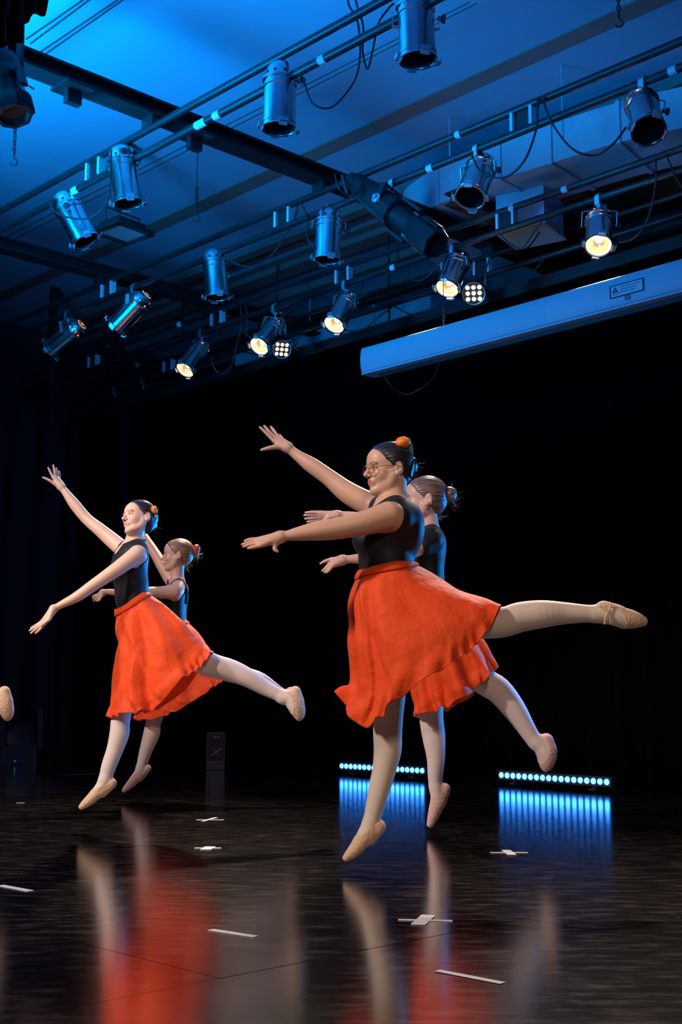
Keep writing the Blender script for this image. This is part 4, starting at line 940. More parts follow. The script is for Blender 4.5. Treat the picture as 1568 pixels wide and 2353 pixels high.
        m = sm(.0035 - np.abs(z - br), -.0008, .0012) * (ay > .012) * (ay < .049) * front; blend(m * .75, (.22, .17, .16))
        ed = np.sqrt(((ay - .0305) / .0125) ** 2 + ((z + .0028) / np.where(z > -.0028, .0055, .0045)) ** 2)
        m = sm(1.0 - ed, 0, .15) * front * (x > .07); blend(m, (1.15, 1.35, 1.6))
        ir = np.sqrt((ay - .030) ** 2 + (z + .002) ** 2); m2 = sm(.0058 - ir, 0, .0012) * (ed < 1) * front; blend(m2, (.10, .07, .06))
        m = sm(1.35 - ed, 0, .2) * sm(ed, .85, 1.0) * (z > -.004) * front; blend(m * .85, (.10, .08, .09))
        m = sm(.045 - np.sqrt((ay - .031) ** 2 + (z - .008) ** 2) * 3.2, 0, .02) * front; blend(np.clip(m, 0, 1) * .25, (.72, .5, .48))
        nost = np.sqrt((ay - .006) ** 2 + (z + .0365) ** 2 + (x - .094) ** 2); blend(sm(.0045 - nost, 0, .002) * .8, (.2, .1, .1))
        return c
    def build(s, hair_fn=None, origin=None, cuts=(), leo_extra=(), h=.0055):
        o = s.P(*origin) if origin is not None else s.P(800, 1900); s.o = np.array([o[0], o[1], 0.0]); D = s
        root = thing('person', s.o, s.label, 'person'); s.root = root
        footp = [p for pr, c in s.feet for p in pr]
        allp = s.torso + s.legs + footp + s.limbs + s.headp + s.hands
        f = Solid(allp); lo, hi = bounds(allp)
        near = lambda C, mg: np.any([np.linalg.norm(C - c, axis=1) < r + mg for c, r in s.fine], axis=0)
        P1, Q1 = surface(f, lo, hi, h); Q1 = Q1[~near(P1[Q1].mean(1), -.003)]
        parts = [(P1, Q1)]
        for c, r in s.fine:
            P2, Q2 = surface(f, c - r, c + r, .0021 if r > .11 else .0023, keep=lambda C, bs, c=c, r=r: np.linalg.norm(C - c, axis=1) < r + bs * .87)
            Q2 = Q2[np.linalg.norm(P2[Q2].mean(1) - c, axis=1) < r + .001]; parts.append((P2, Q2))
        put('body', to_mesh('body', parts, s.skin, s.o, tint=s.tint), root)
        # leotard: the torso grown by a few millimetres, cut at neck and armholes
        reg = None
        tor = Solid(s.torso + list(leo_extra), .0035)
        def leof(X):
            d = tor(X)
            for c, r in cuts: d = smax2(d, -(np.linalg.norm(X - c, axis=1) - r), .006)
            return d
        lo, hi = bounds(s.torso + list(leo_extra)); put('leotard', to_mesh('leotard', [surface(leof, lo, hi, .0042)], s.lm, s.o), root)
        lg = Solid(s.legs + footp, .0014); lo, hi = bounds(s.legs + footp); put('tights', to_mesh('tights', [surface(lg, lo, hi, .006)], s.tm, s.o), root)
        for pr, cut in s.feet:
            ft = Solid(pr, .0042)
            def sf(X, ft=ft, cut=cut):
                d = ft(X)
                for (c, r) in (cut or []): d = smax2(d, -(np.linalg.norm(X - c, axis=1) - r), .003)
                return d
            lo, hi = bounds(pr); put('ballet_slipper', to_mesh('ballet_slipper', [surface(sf, lo, hi, .0035)], s.sm, s.o), root)
        s.hair()
        return root
    def add_hair(s, bun, nape=-.075, wisps=0, bun_name='hair_bun', low_extra=0, seed=1, front=0.0):
        """bun: list of ellipsoids (local centre, radii) ; strands converge on the first"""
        def go():
            k = s.hs; T = s.T
            zs = [-.10, -.07, -.03, 0, .03, .07, .10, .13]; xs = [-.055, -.040, -.022, .010, .040, .066 , .074, .08]
            bc = np.array(bun[0][0])
            def ang(L): 
                v = L - bc * .6; return np.arctan2(L[:, 1] * 1.0, L[:, 2] + .02 + 0 * L[:, 0])
            def field(X):
                L = s.loc(X); gz = np.interp(L[:, 2], zs, xs) + front
                base = Solid(s.skull(.0065 * k))(X)
                a = np.arctan2(L[:, 1], L[:, 2] - bc[2] * .3)
                groove = .0007 * np.sin(a * 46 + 3 * np.sin(L[:, 0] * 30)) * k
                tp = 1 - np.clip((gz - L[:, 0]) / .030, 0, 1); d = base + groove + (.0052 * tp ** 1.5) * k
                cut = (L[:, 0] - gz - .0010 * np.sin(L[:, 2] * 190 + 2 * np.sin(L[:, 1] * 120))) * k; d = smax2(d, cut, .004)
                ear = np.linalg.norm((L - np.array([-.012, 0, -.010])) * np.array([1.0, 0, .62]), axis=1); ear = np.where(np.abs(L[:, 1]) > .045, .0215 - ear, -1) * k
                d = smax2(d, ear, .003); d = np.maximum(d, (nape - L[:, 2]) * k)
                return d
            c = T((-.01, 0, .02)); r = .125 * k
            strand = lambda V: (lambda L: np.column_stack([np.arctan2(L[:, 1], L[:, 2] - bc[2] * .3) * 26, L[:, 0] * 9, L[:, 0] * 0]))(s.loc(V))
            put('hair', to_mesh('hair', [surface(field, c - r, c + r, .0026)], s.hairm, s.o, strand=strand), s.root)
            pr = [Ell(T(b[0]), np.array(b[1]) * k, s.hR, .008) for b in bun]
            rg = np.random.default_rng(seed); coils = []
            b0, r0 = np.array(bun[0][0]), np.array(bun[0][1])
            for q in range(5):
                n0 = rg.normal(size=3); n0 /= np.linalg.norm(n0); u = np.cross(n0, [0, 0, 1]); u /= np.linalg.norm(u); v = np.cross(n0, u)
                pts = [T(b0 + (u * math.cos(a) + v * math.sin(a)) * r0 * .88) for a in np.linspace(rg.uniform(0, 3), rg.uniform(5, 8), 9)]; coils.append(Chain(pts, [.0065 * k] * 9, .003, n=2))
            bf = Solid(pr + coils); lo, hi = bounds(pr + coils)
            bs = lambda V: (lambda L: np.column_stack([(L[:, 0] + L[:, 2]) * 220, (L[:, 1] + L[:, 2]) * 40, L[:, 0] * 0]))(s.loc(V) - b0)
            put(bun_name, to_mesh(bun_name, [surface(bf, lo, hi, .0028)], s.hairm, s.o, strand=bs), s.root)
            if wisps:
                mb = MB()
                for q in range(wisps):
                    a0 = rg.uniform(0, 6.28); st = b0 + np.array([rg.uniform(-.02, .01), rg.uniform(-.02, .02), rg.uniform(-.05, .02)]); p = st.copy(); pts = [p.copy()]; dr = np.array([-.7 + rg.uniform(-.5, .5), rg.uniform(-.6, .6), rg.uniform(-1, .5)]); 
                    for _ in range(6): dr = dr + rg.normal(size=3) * .45; dr /= np.linalg.norm(dr); p = p + dr * .009; pts.append(p.copy())
                    mb.tube([T(x) - s.o for x in crom(pts, 3)], .0007, 3)
                for q in range(wisps // 2):
                    p = np.array([rg.uniform(-.075, -.05), rg.uniform(-.05, .05), rg.uniform(-.09, -.05)]); pts = [p.copy()]; dr = np.array([-.5, rg.uniform(-.3, .3), -.5])
                    for _ in range(5): dr = dr + rg.normal(size=3) * .5; dr /= np.linalg.norm(dr); p = p + dr * .010; pts.append(p.copy())
                    mb.tube([T(x) - s.o for x in crom(pts, 3)], .0007, 3)
                me = mb.mesh('loose_hair', s.hairm); w = put('loose_hair', me, s.root); w['kind'] = 'stuff'
        s.hair = go
    def part(s, name, mb, m, parent=None, smooth=True, angle=40):
        mb.v = [tuple(np.array(v) - s.o) for v in mb.v]; return put(name, mb.mesh(name, m, smooth, angle), parent or s.root)
def flower(s, c, r, m, leaf=True, seed=0, axis=None):
    rg = np.random.default_rng(seed); c = np.array(c); ax = UP if axis is None else np.array(axis) / np.linalg.norm(axis)
    h = np.cross(ax, FH); h /= np.linalg.norm(h); g = np.cross(ax, h)
    head = s.part('flower', MB().lathe([(0, -r * .6), (r * .35, -r * .4), (r * .3, r * .3), (0, r * .5)], 8, (np.stack([h, g, ax], 1), c)), m)
    for ring, (n, tilt, sz) in enumerate(((3, .30, .85), (5, .50, .98), (6, .70, 1.02), (6, .86, .92))):
        for q in range(n):
            a = 2 * math.pi * q / n + ring * .5 + rg.uniform(-.1, .1); out = h * math.cos(a) + g * math.sin(a); side = np.cross(ax, out)
            G = []
            for i in range(6):
                t = i / 5; wd = math.sin(math.pi * (.16 + t * .66)) ** .8 * r * (.45 + .38 * ring / 3) * sz
                row = []
                for j in range(5):
                    v = (j - 2) / 2; up_ = -r * .55 + t * r * 1.35 * sz; rad = r * (.12 + tilt * math.sin(.25 + t * 2.45)) - abs(v) ** 2 * r * .30 * (.3 + tilt)
                    row.append(c + ax * up_ + out * rad + side * v * wd)
                G.append(row)
            off = s.o; mb = MB().grid(G); mb.v = [tuple(np.array(v) - off) for v in mb.v]
            p = put('petal', mb.mesh('petal', m), head)
    return head
def leafblade(s, A, B, wd, m, parent=None, bow=0.0):
    A = np.array(A); B = np.array(B); d = B - A; side = np.cross(d, FH + RH * .4); side /= np.linalg.norm(side); nrm = np.cross(side, d); nrm /= np.linalg.norm(nrm); G = []
    for i in range(9):
        t = i / 8; w_ = math.sin(math.pi * t) ** .8 * wd; c = A + d * t + nrm * bow * math.sin(math.pi * t)
        G.append([c - side * w_ + nrm * w_ * .2, c, c + side * w_ + nrm * w_ * .2])
    return s.part('leaf', MB().grid(G), m, parent)

# ------------------------------------------------------------------ skirts
def skirt(s, rings, amp, nf=15, seed=0, wrap=(.10, .24), ruffle=.012, NS=300, NT=84, fa=.02, twist=0.0):
    """rings: waist to hem, each a list of (px,py,depth) going front -> near side -> back -> far side"""
    R = np.array([[s.P(*q) for q in ring] for ring in rings]); n = R.shape[1]
    cl = np.array([crom(r, NS // n, True) for r in R])          # rings x NS
    ns = cl.shape[1]
    G = np.array([crom(cl[:, j], 40) for j in range(ns)])        # ns x T x 3
    tt = np.linspace(0, 1, G.shape[1]); T_ = np.linspace(0, 1, NT)
    G = np.stack([np.stack([np.interp(T_, tt, G[j, :, a]) for a in range(3)], 1) for j in range(ns)])
    S = np.arange(ns) / ns; cen = G.mean(0, keepdims=True)
    dS = np.roll(G, -1, 0) - np.roll(G, 1, 0); dT = np.gradient(G, axis=1); N = np.cross(dS, dT); N /= np.linalg.norm(N, axis=2, keepdims=True) + 1e-9
    if ((G - cen) * N).sum() < 0: N = -N
    rg = np.random.default_rng(seed); A = np.interp(S * n, np.arange(n + 1), list(amp) + [amp[0]])
    D = np.zeros((ns, NT)); SS, TT = np.meshgrid(S, T_, indexing='ij')
    for q in range(9):
        fq = int(rg.integers(2, nf)); ph = rg.uniform(0, 6.28); w1 = rg.uniform(-1, 1); c0_ = rg.uniform(); wd = rg.uniform(.10, .28)
        win = np.exp(-(((SS - c0_ - .06 * w1 * TT + .5) % 1 - .5) / wd) ** 2)
        ridge = np.sin(2 * math.pi * fq * (SS + twist * TT) + ph + w1 * 2.6 * TT ** 1.5 + 1.2 * np.sin(2 * math.pi * (SS * 2 + w1) + w1 * 3 * TT))
        D += np.sign(ridge) * np.abs(ridge) ** .8 * win * (9.0 / (fq + 4)) * .55
    D += .22 * np.sin(2 * math.pi * (SS * 5 + .4 * np.sin(TT * 7))) * np.sin(TT * 9 + 4 * np.sin(2 * math.pi * SS * 2))
    grow = np.clip(TT * 3, 0, 1) * (.30 + .70 * TT)
    hem = np.sin(2 * math.pi * nf * 1.3 * SS + 5 * np.sin(2 * math.pi * 2 * SS + 1) + 2.5 * np.sin(2 * math.pi * 5 * SS))
    disp = D * A[:, None] * fa * grow + ruffle * A[:, None] * np.clip((TT - .80) / .20, 0, 1) ** 1.6 * hem
    sw = wrap[0] + (wrap[1] - wrap[0]) * TT ** .8; st = 1 / (1 + np.exp(-(SS - sw) * ns * 1.1)); disp += .015 * st * np.exp(-np.clip(SS - sw, 0, 1) * 9) * np.clip(TT * 6, 0, 1) + .003
    disp = np.maximum(disp, -.014)
    G[..., 2] += (hem * A[:, None] * ruffle * .5 * np.clip((TT - .8) / .2, 0, 1))
    G = G + N * disp[..., None]
    P_ = G - s.o; v = P_.reshape(-1, 3); f = [(j * NT + t, ((j + 1) % ns) * NT + t, ((j + 1) % ns) * NT + t + 1, j * NT + t + 1) for j in range(ns) for t in range(NT - 1)]
    me = bpy.data.meshes.new('skirt'); me.from_pydata(v.tolist(), [], f); me.polygons.foreach_set('use_smooth', [True] * len(f)); me.materials.append(M['skirt']); me.update()
    o = put('skirt', me, s.root); md = o.modifiers.new('thickness', 'SOLIDIFY'); md.thickness = .0018
    # waistband
    wb = MB(); V = []; m_ = 6
    ring = G[:, 0] + N[:, 0] * .003; up_ = G[:, 0] - G[:, 2]; up_ /= np.linalg.norm(up_, axis=1, keepdims=True)
    prof = [(.016, -.001), (.018, .003), (.0, .0065), (-.018, .007), (-.020, .003), (0, -.002)]
    for j in range(ns): V += [ring[j] + up_[j] * a + N[j, 0] * b for a, b in prof]
    wb.add(V, [(j * m_ + q, j * m_ + (q + 1) % m_, ((j + 1) % ns) * m_ + (q + 1) % m_, ((j + 1) % ns) * m_ + q) for j in range(ns) for q in range(m_)])
    wb.v = [tuple(np.array(a) - s.o) for a in wb.v]; put('waistband', wb.mesh('waistband', M['skirt']), o)
    return o
# ================================================================== the dancers
def body_axes(yaw):
    y = math.radians(yaw); f = -RH * math.cos(y) - FH * math.sin(y); l = np.cross(UP, f); return np.stack([f, l, UP], 1)
def tilt(R, a):  # lean the axes forward by a degrees
    a = math.radians(a); f, l, u = R[:, 0], R[:, 1], R[:, 2]; return np.stack([f * math.cos(a) - u * math.sin(a), l, u * math.cos(a) + f * math.sin(a)], 1)

# ---------------- dancer 1: tall, glasses, in front
d = Dancer(5.01, 'tallest dancer, wearing glasses, black leotard and orange skirt, back leg held level', M['skin1'], M['hair_black'], M['tights_tan'], M['shoe'], M['leotard2'])
R = body_axes(10)
d.torso += [Ell(d.P(890, 1232, 0), (.122, .150, .105), tilt(R, 0), .04), Ell(d.P(886, 1285, 0), (.103, .135, .09), R, .04), Ell(d.P(903, 1195, 0), (.095, .155, .075), R, .05),
            Ell(d.P(848, 1243, -.07), (.062, .062, .058), R, .03), Ell(d.P(846, 1240, .06), (.062, .062, .058), R, .03),
            Ell(d.P(896, 1350, .0), (.118, .145, .11), R, .06), Ell(d.P(937, 1215, 0), (.055, .13, .10), R, .04)]
d.torso += [Chain([d.P(903, 1160, -.02), d.P(912, 1172, -.09), d.P(916, 1192, -.135)], [.045, .05, .052], .03), Chain([d.P(895, 1158, .03), d.P(882, 1164, .10), d.P(870, 1170, .15)], [.045, .05, .045], .03)]
neck = Chain([d.P(906, 1085, 0), d.P(904, 1125, 0), d.P(900, 1165, 0)], [.055, .055, .066], .03); d.limbs.append(neck)
d.limb([(893, 1186, -.16, 34), (840, 1201, -.20, 28.5), (772, 1215, -.23, 24.5), (735, 1219, -.24, 23), (690, 1226, -.25, 16.5), (660, 1231, -.255, 11.5), (643, 1234, -.255, 10.5)], .02)
d.limb([(868, 1168, .17, 29), (803, 1134, .20, 25.5), (757, 1098, .22, 19.5), (716, 1069, .23, 18), (682, 1045, .24, 12), (662, 1029, .24, 10)], .02)
d.hand((645, 1234, -.255), 10.5, [((595, 1239, -.235), (575, 1240, -.235), (563, 1243, -.235)), ((591, 1243, -.25), (572, 1247, -.25), (557, 1251, -.25)), ((592, 1249, -.265), (574, 1252, -.265), (560, 1256, -.265)), ((598, 1254, -.28), (584, 1257, -.282), (571, 1260, -.28))],
       ((633, 1250, -.262), (632, 1262, -.268), (638, 1267, -.27)), 4.2)
d.hand((661, 1028, .24), 10, [((630, 1013, .235), (611, 994, .23), (598, 982, .225)), ((634, 1008, .25), (619, 992, .248), (608, 979, .245)), ((639, 1005, .265), (630, 991, .268), (623, 981, .27)), ((646, 1008, .28), (643, 1001, .288), (640, 999, .294))],
       ((632, 1027, .225), (616, 1030, .215), (601, 1034, .21)), 4.1)
d.head(893, 1078, 0, .216, 24, -3, 0)
d.leg([(893, 1385, .06, 58), (893, 1520, .06, 48), (893, 1630, .05, 35), (891, 1680, .05, 32.5), (891, 1725, .05, 31), (883, 1770, .05, 26.5), (872, 1813, .05, 24), (860, 1862, .05, 20), (853, 1890, .05, 17)])
d.leg([(905, 1390, -.06, 60), (1000, 1410, -.09, 52), (1090, 1425, -.10, 42), (1152, 1430, -.10, 34), (1196, 1418, -.09, 33.5), (1245, 1411, -.09, 31), (1293, 1409, -.08, 25), (1342, 1410, -.08, 20), (1372, 1411, -.08, 18)])
foot_cut = lambda P_, r: (P_, r)
d.foot([(853, 1888, .05, 17), (840, 1918, .045, 18), (822, 1945, .04, 14.5), (806, 1962, .035, 10), (796, 1971, .035, 6)], [(870, 1900, .05, 15), (850, 1925, .048, 14)], [(d.P(812, 1868, .05), .088)])
d.foot([(1370, 1411, -.08, 18.5), (1402, 1412, -.08, 22), (1432, 1420, -.08, 22), (1458, 1424, -.08, 17), (1478, 1428, -.08, 9)], [(1388, 1399, -.08, 16), (1420, 1408, -.08, 14)], [(d.P(1395, 1440, -.12), .078)])
d.add_hair([((-.105, 0, .018), (.030, .034, .036)), ((-.085, 0, .02), (.03, .03, .03))], seed=2, wisps=6)
k1 = [(d.P(896, 1128, 0), .088), (d.P(884, 1150, 0), .052)]
d.build(origin=(890, 1900, 0), cuts=k1)
skirt(d, [
 [(824, 1322, 0), (838, 1318, -.09), (862, 1311, -.125), (888, 1305, -.14), (915, 1300, -.135), (940, 1297, -.09), (951, 1297, 0), (942, 1300, .09), (915, 1303, .135), (888, 1307, .14), (862, 1312, .125), (838, 1318, .09)],
 [(809, 1380, 0), (822, 1384, -.12), (850, 1385, -.17), (890, 1375, -.19), (930, 1360, -.19), (968, 1342, -.15), (992, 1320, -.02), (965, 1340, .12), (925, 1370, .17), (888, 1380, .18), (850, 1385, .17), (822, 1384, .12)],
 [(813, 1460, 0), (826, 1475, -.14), (858, 1478, -.20), (915, 1455, -.235), (975, 1425, -.24), (1030, 1390, -.21), (1048, 1357, -.07), (1020, 1385, .12), (960, 1440, .19), (900, 1470, .20), (855, 1478, .19), (826, 1475, .12)],
 [(816, 1560, 0), (832, 1580, -.15), (868, 1575, -.21), (925, 1525, -.25), (1000, 1475, -.26), (1075, 1430, -.23), (1110, 1382, -.13), (1070, 1400, .06), (990, 1470, .20), (915, 1545, .21), (865, 1580, .19), (832, 1580, .12)],
 [(789, 1605, 0), (808, 1650, -.15), (850, 1662, -.21), (915, 1606, -.25), (1000, 1548, -.27), (1090, 1487, -.24), (1149, 1400, -.16), (1125, 1412, .05), (1020, 1490, .20), (935, 1590, .21), (870, 1630, .19), (822, 1635, .12)],
], [1.5, 1.7, 1.5, .9, .55, .5, .4, .5, .7, 1, 1.1, 1.3], nf=15, seed=5, wrap=(.06, .25), ruffle=.016, fa=.029)
T = d.T
gl = MB()
glo = []
for sg in (-1, 1):
    c = np.array([.098, sg * .031, -.006]); ring = [T(c + np.array([-.009 * (math.cos(a) * sg * .5 + .5) * 0 - .006 * abs(math.cos(a)) * (1 if math.cos(a) * sg * sg > 0 else .3), sg * .0235 * math.cos(a), .0215 * math.sin(a)])) for a in np.linspace(0, 2 * math.pi, 21)]
    glo.append(ring)
fr = d.part('glasses', MB().tube(glo[0], .0012, 5), M['gold'])
d.part('lens_rim', MB().tube(glo[1], .0012, 5), M['gold'], fr)
d.part('bridge', MB().tube([T((.1, -.008, .002)), T((.104, 0, .005)), T((.1, .008, .002))], .0012, 5), M['gold'], fr)
for sg in (-1, 1): d.part('temple_arm', MB().tube([T((.090, sg * .0545, -.002)), T((.07, sg * .071, 0)), T((0, sg * .0805, .004)), T((-.02, sg * .082, -.003))], .0011, 5), M['gold'], fr)
M['lens_glass'] = mat('clear_spectacle_lens', (1, 1, 1), .02, 0, .5)
nt_ = M['lens_glass'].node_tree; tb_ = nt_.nodes.new('ShaderNodeBsdfTransparent'); gb_ = nt_.nodes.new('ShaderNodeBsdfGlossy'); gb_.inputs['Roughness'].default_value = .02; mz_ = nt_.nodes.new('ShaderNodeMixShader'); mz_.inputs[0].default_value = .07
nt_.links.new(tb_.outputs[0], mz_.inputs[1]); nt_.links.new(gb_.outputs[0], mz_.inputs[2]); nt_.links.new(mz_.outputs[0], nt_.nodes['Material Output'].inputs['Surface'])
for q in range(2):
    cc = np.mean(glo[q][:-1], axis=0); v = [cc] + glo[q][:-1]; d.part('spectacle_lens', MB().add(v, [(0, i + 1, (i + 1) % 20 + 1) for i in range(20)]), M['lens_glass'], fr)
flower(d, d.P(926, 1021, -.02), .036, M['petal'], seed=1, axis=UP - RH * .25)
leafblade(d, d.P(944, 1060, -.02), d.P(940, 1004, -.02), .013, M['leaf'], bow=.006)
leafblade(d, d.P(938, 1046, -.03), d.P(930, 1030, -.03), .008, M['leaf'])
d.part('hair_loop', MB().tube(crom([d.P(944, 1062, 0), d.P(953, 1057, 0), d.P(962, 1066, 0), d.P(964, 1080, 0), d.P(957, 1094, 0), d.P(944, 1098, 0)], 5), .0045, 6), M['hair_black'])
for L in ([(1380, 1388, -.122), (1393, 1400, -.128), (1402, 1418, -.126), (1404, 1432, -.118)], [(1406, 1386, -.122), (1399, 1404, -.128), (1392, 1420, -.128), (1390, 1434, -.118)]):
    d.part('elastic_strap', MB().tube(crom([d.P(*q) for q in L], 5), .004, 6), M['elastic'])
D1 = d
# ---------------- dancer 2: left front
d = Dancer(6.47, 'dark haired dancer in sleeveless black leotard, face turned to the audience, leftmost orange skirt', M['skin2'], M['hair_black'], M['tights'], M['shoe'], M['leotard'])
R = body_axes(24)
d.torso += [Ell(d.P(297, 1305, 0), (.088, .125, .11), tilt(R, 0), .04), Ell(d.P(303, 1350, 0), (.080, .112, .09), R, .04), Ell(d.P(303, 1275, 0), (.075, .13, .07), R, .04),
            Ell(d.P(271, 1312, -.06), (.045, .05, .048), R, .03), Ell(d.P(276, 1308, .05), (.045, .05, .048), R, .03), Ell(d.P(321, 1412, 0), (.095, .110, .09), R, .05), Ell(d.P(300, 1378, 0), (.068, .098, .07), R, .04)]
d.torso += [Chain([d.P(312, 1252, -.01), d.P(319, 1262, -.07), d.P(321, 1275, -.115)], [.036, .040, .042], .025), Chain([d.P(305, 1254, .02), d.P(292, 1258, .07), d.P(284, 1266, .11)], [.036, .038, .036], .025)]
d.limbs.append(Chain([d.P(318, 1205, 0), d.P(309, 1238, 0), d.P(307, 1266, 0)], [.045, .044, .052], .025))
d.limb([(315, 1273, -.14, 19.5), (280, 1300, -.17, 17.5), (241, 1327, -.19, 15), (213, 1346, -.20, 13.5), (177.5, 1371, -.21, 12), (146, 1387, -.215, 9), (123, 1399, -.22, 7)], .02)
d.limb([(282, 1262, .13, 19), (250, 1235, .16, 17), (229, 1217, .17, 15), (200, 1193, .19, 13), (172, 1160, .20, 12.5), (152, 1133, .205, 9), (141, 1119, .21, 7.5)], .02)
d.hand((123, 1399, -.22), 7, [((96, 1428, -.21), (84, 1436, -.21), (71, 1443, -.21)), ((98, 1430, -.225), (83, 1440, -.225), (68, 1449, -.225)), ((100, 1432, -.24), (86, 1443, -.24), (71, 1455, -.24)), ((103, 1433, -.25), (92, 1446, -.25), (82, 1455, -.25))], ((112, 1424, -.255), (102, 1432, -.26), (95, 1438, -.262)), 2.9)
d.hand((141, 1119, .21), 7.5, [((122, 1096, .20), (116, 1085, .195), (111, 1075, .19)), ((126, 1093, .21), (125, 1080, .21), (122.5, 1069, .21)), ((131, 1096, .225), (131, 1084, .23), (130, 1076, .23)), ((135, 1102, .24), (137, 1092, .245), (136, 1083, .25))], ((126, 1112, .2), (112, 1103, .19), (99, 1097, .185)), 2.9)
d.head(320, 1192, 0, .198, 40, 9, -12)
d.leg([(320, 1430, .05, 30), (299, 1540, .05, 26), (278, 1650, .05, 21.5), (275, 1684, .05, 22), (264, 1723, .05, 18.5), (250, 1761, .05, 16.5), (242, 1790, .05, 13.5)])
d.leg([(326, 1425, -.04, 36), (395, 1482, -.08, 35), (462, 1518, -.10, 29), (494, 1531, -.10, 26.5), (532, 1541, -.09, 24.5), (571, 1558, -.09, 21), (609, 1580, -.08, 17.5), (638, 1595, -.08, 14.5), (652, 1603, -.08, 14)])
d.foot([(242, 1790, .05, 13.5), (231, 1811, .048, 13), (213, 1832, .045, 11), (197, 1846, .045, 8), (187, 1854, .045, 4.5)], [(256, 1800, .05, 10.5), (236, 1820, .05, 10)], [(d.P(212, 1770, .05), .095)])
d.foot([(650, 1602, -.08, 14.5), (667, 1606, -.08, 17), (680, 1622, -.08, 18), (687, 1638, -.08, 13), (688, 1648, -.08, 7)], [(679, 1590, -.08, 11.5), (684, 1610, -.08, 13)], [(d.P(640, 1622, -.11), .075)])
d.add_hair([((-.100, -.012, .000), (.028, .030, .034)), ((-.082, 0, .01), (.03, .03, .03))], seed=3, wisps=4)
d.build(origin=(280, 1850, 0), cuts=[(d.P(298, 1233, 0), .070), (d.P(276, 1262, -.03), .036), (d.P(316, 1290, -.165), .062), (d.P(280, 1262, .16), .060)], leo_extra=[Chain([d.P(272, 1261, -.02), d.P(292, 1252, -.045), d.P(320, 1243, -.02), d.P(331, 1242, .02)], [.006, .008, .009, .008], .01)])
skirt(d, [
 [(268, 1408, 0), (276, 1405, -.07), (290, 1397, -.105), (307, 1385, -.12), (323, 1374, -.11), (336, 1367, -.07), (341, 1366, 0), (334, 1370, .07), (320, 1378, .11), (305, 1388, .12), (290, 1398, .105), (276, 1406, .07)],
 [(268, 1440, 0), (278, 1447, -.10), (297, 1443, -.14), (325, 1428, -.155), (352, 1410, -.15), (376, 1399, -.10), (388, 1401, -.01), (368, 1412, .10), (345, 1425, .13), (320, 1435, .13), (295, 1442, .12), (278, 1446, .09)],
 [(276, 1490, 0), (288, 1505, -.13), (310, 1505, -.18), (345, 1490, -.21), (380, 1465, -.21), (415, 1445, -.17), (428, 1444, -.05), (405, 1460, .10), (370, 1480, .14), (335, 1495, .14), (305, 1503, .13), (286, 1500, .10)],
 [(264, 1570, 0), (280, 1585, -.13), (310, 1585, -.19), (350, 1572, -.23), (395, 1530, -.24), (445, 1500, -.20), (462, 1478, -.08), (440, 1500, .08), (395, 1545, .15), (345, 1575, .16), (305, 1582, .14), (276, 1580, .10)],
 [(258, 1648, 0), (281, 1640, -.13), (318, 1637, -.20), (365, 1622, -.24), (415, 1566, -.26), (462, 1530, -.23), (490, 1500, -.13), (475, 1515, .06), (430, 1580, .15), (370, 1625, .16), (315, 1642, .15), (275, 1648, .10)],
], [1.0, 1.2, 1.3, 1.1, .9, .8, .6, .6, .9, 1, 1.1, 1.0], nf=14, seed=9, wrap=(.10, .27), ruffle=.011, fa=.031)
flower(d, d.P(354, 1172, -.02), .024, M['petal'], seed=4, axis=RH + UP * .5)
leafblade(d, d.P(357, 1190, -.02), d.P(362, 1178, -.02), .008, M['leaf'])
D2 = d
# ---------------- dancer 3: behind dancer 2
d = Dancer(8.35, 'auburn haired dancer in profile with red flower in her bun, mostly behind the leftmost skirt', M['skin3'], M['hair_auburn'], M['tights'], M['shoe_pink'], M['leotard'])
R = body_axes(6)
d.torso += [Ell(d.P(402, 1385, 0), (.080, .125, .10), R, .04), Ell(d.P(402, 1425, 0), (.075, .11, .09), R, .04), Ell(d.P(410, 1355, 0), (.065, .13, .06), R, .04), Ell(d.P(408, 1470, 0), (.11, .13, .10), R, .05), Ell(d.P(384, 1380, -.05), (.04, .045, .04), R, .03), Ell(d.P(384, 1380, .05), (.04, .045, .04), R, .03)]
d.torso += [Chain([d.P(411, 1338, -.02), d.P(411, 1346, -.08), d.P(409, 1356, -.12)], [.034, .038, .042], .025), Chain([d.P(406, 1336, .02), d.P(398, 1336, .08), d.P(392, 1336, .12)], [.034, .036, .036], .025)]
d.limbs.append(Chain([d.P(412, 1285, 0), d.P(408, 1312, 0), d.P(407, 1345, 0)], [.046, .044, .052], .025))
d.limb([(402, 1360, -.14, 18), (372, 1361, -.17, 14), (343, 1361, -.2, 12.5), (305, 1364, -.22, 11.5), (270, 1362, -.24, 8), (248, 1360, -.25, 6.5), (236, 1362, -.25, 6)], .02)
d.limb([(390, 1325, .14, 16.5), (372, 1298, .17, 13.5), (354, 1268, .2, 11.5), (340, 1247, .22, 10.5), (328, 1226, .24, 8), (320, 1212, .24, 6)], .02)
d.hand((236, 1362, -.25), 6, [((225, 1366, -.24), (218, 1368, -.24), (212, 1371, -.24)), ((226, 1368, -.255), (219, 1372, -.255), (213, 1376, -.255)), ((228, 1370, -.27), (221, 1376, -.27), (215, 1381, -.27)), ((230, 1371, -.28), (226, 1377, -.28), (221, 1382, -.28))], ((234, 1370, -.28), (230, 1377, -.285), (226, 1381, -.29)), 2.3)
d.hand((320, 1212, .24), 6, [((310, 1196, .23), (305, 1186, .23)), ((313, 1194, .245), (309, 1183, .245)), ((317, 1195, .26), (315, 1185, .26)), ((320, 1199, .27), (320, 1190, .27))], ((310, 1205, .22), (301, 1201, .21)), 2.3)
d.head(408, 1276, 0, .216, 4, 0, 0)
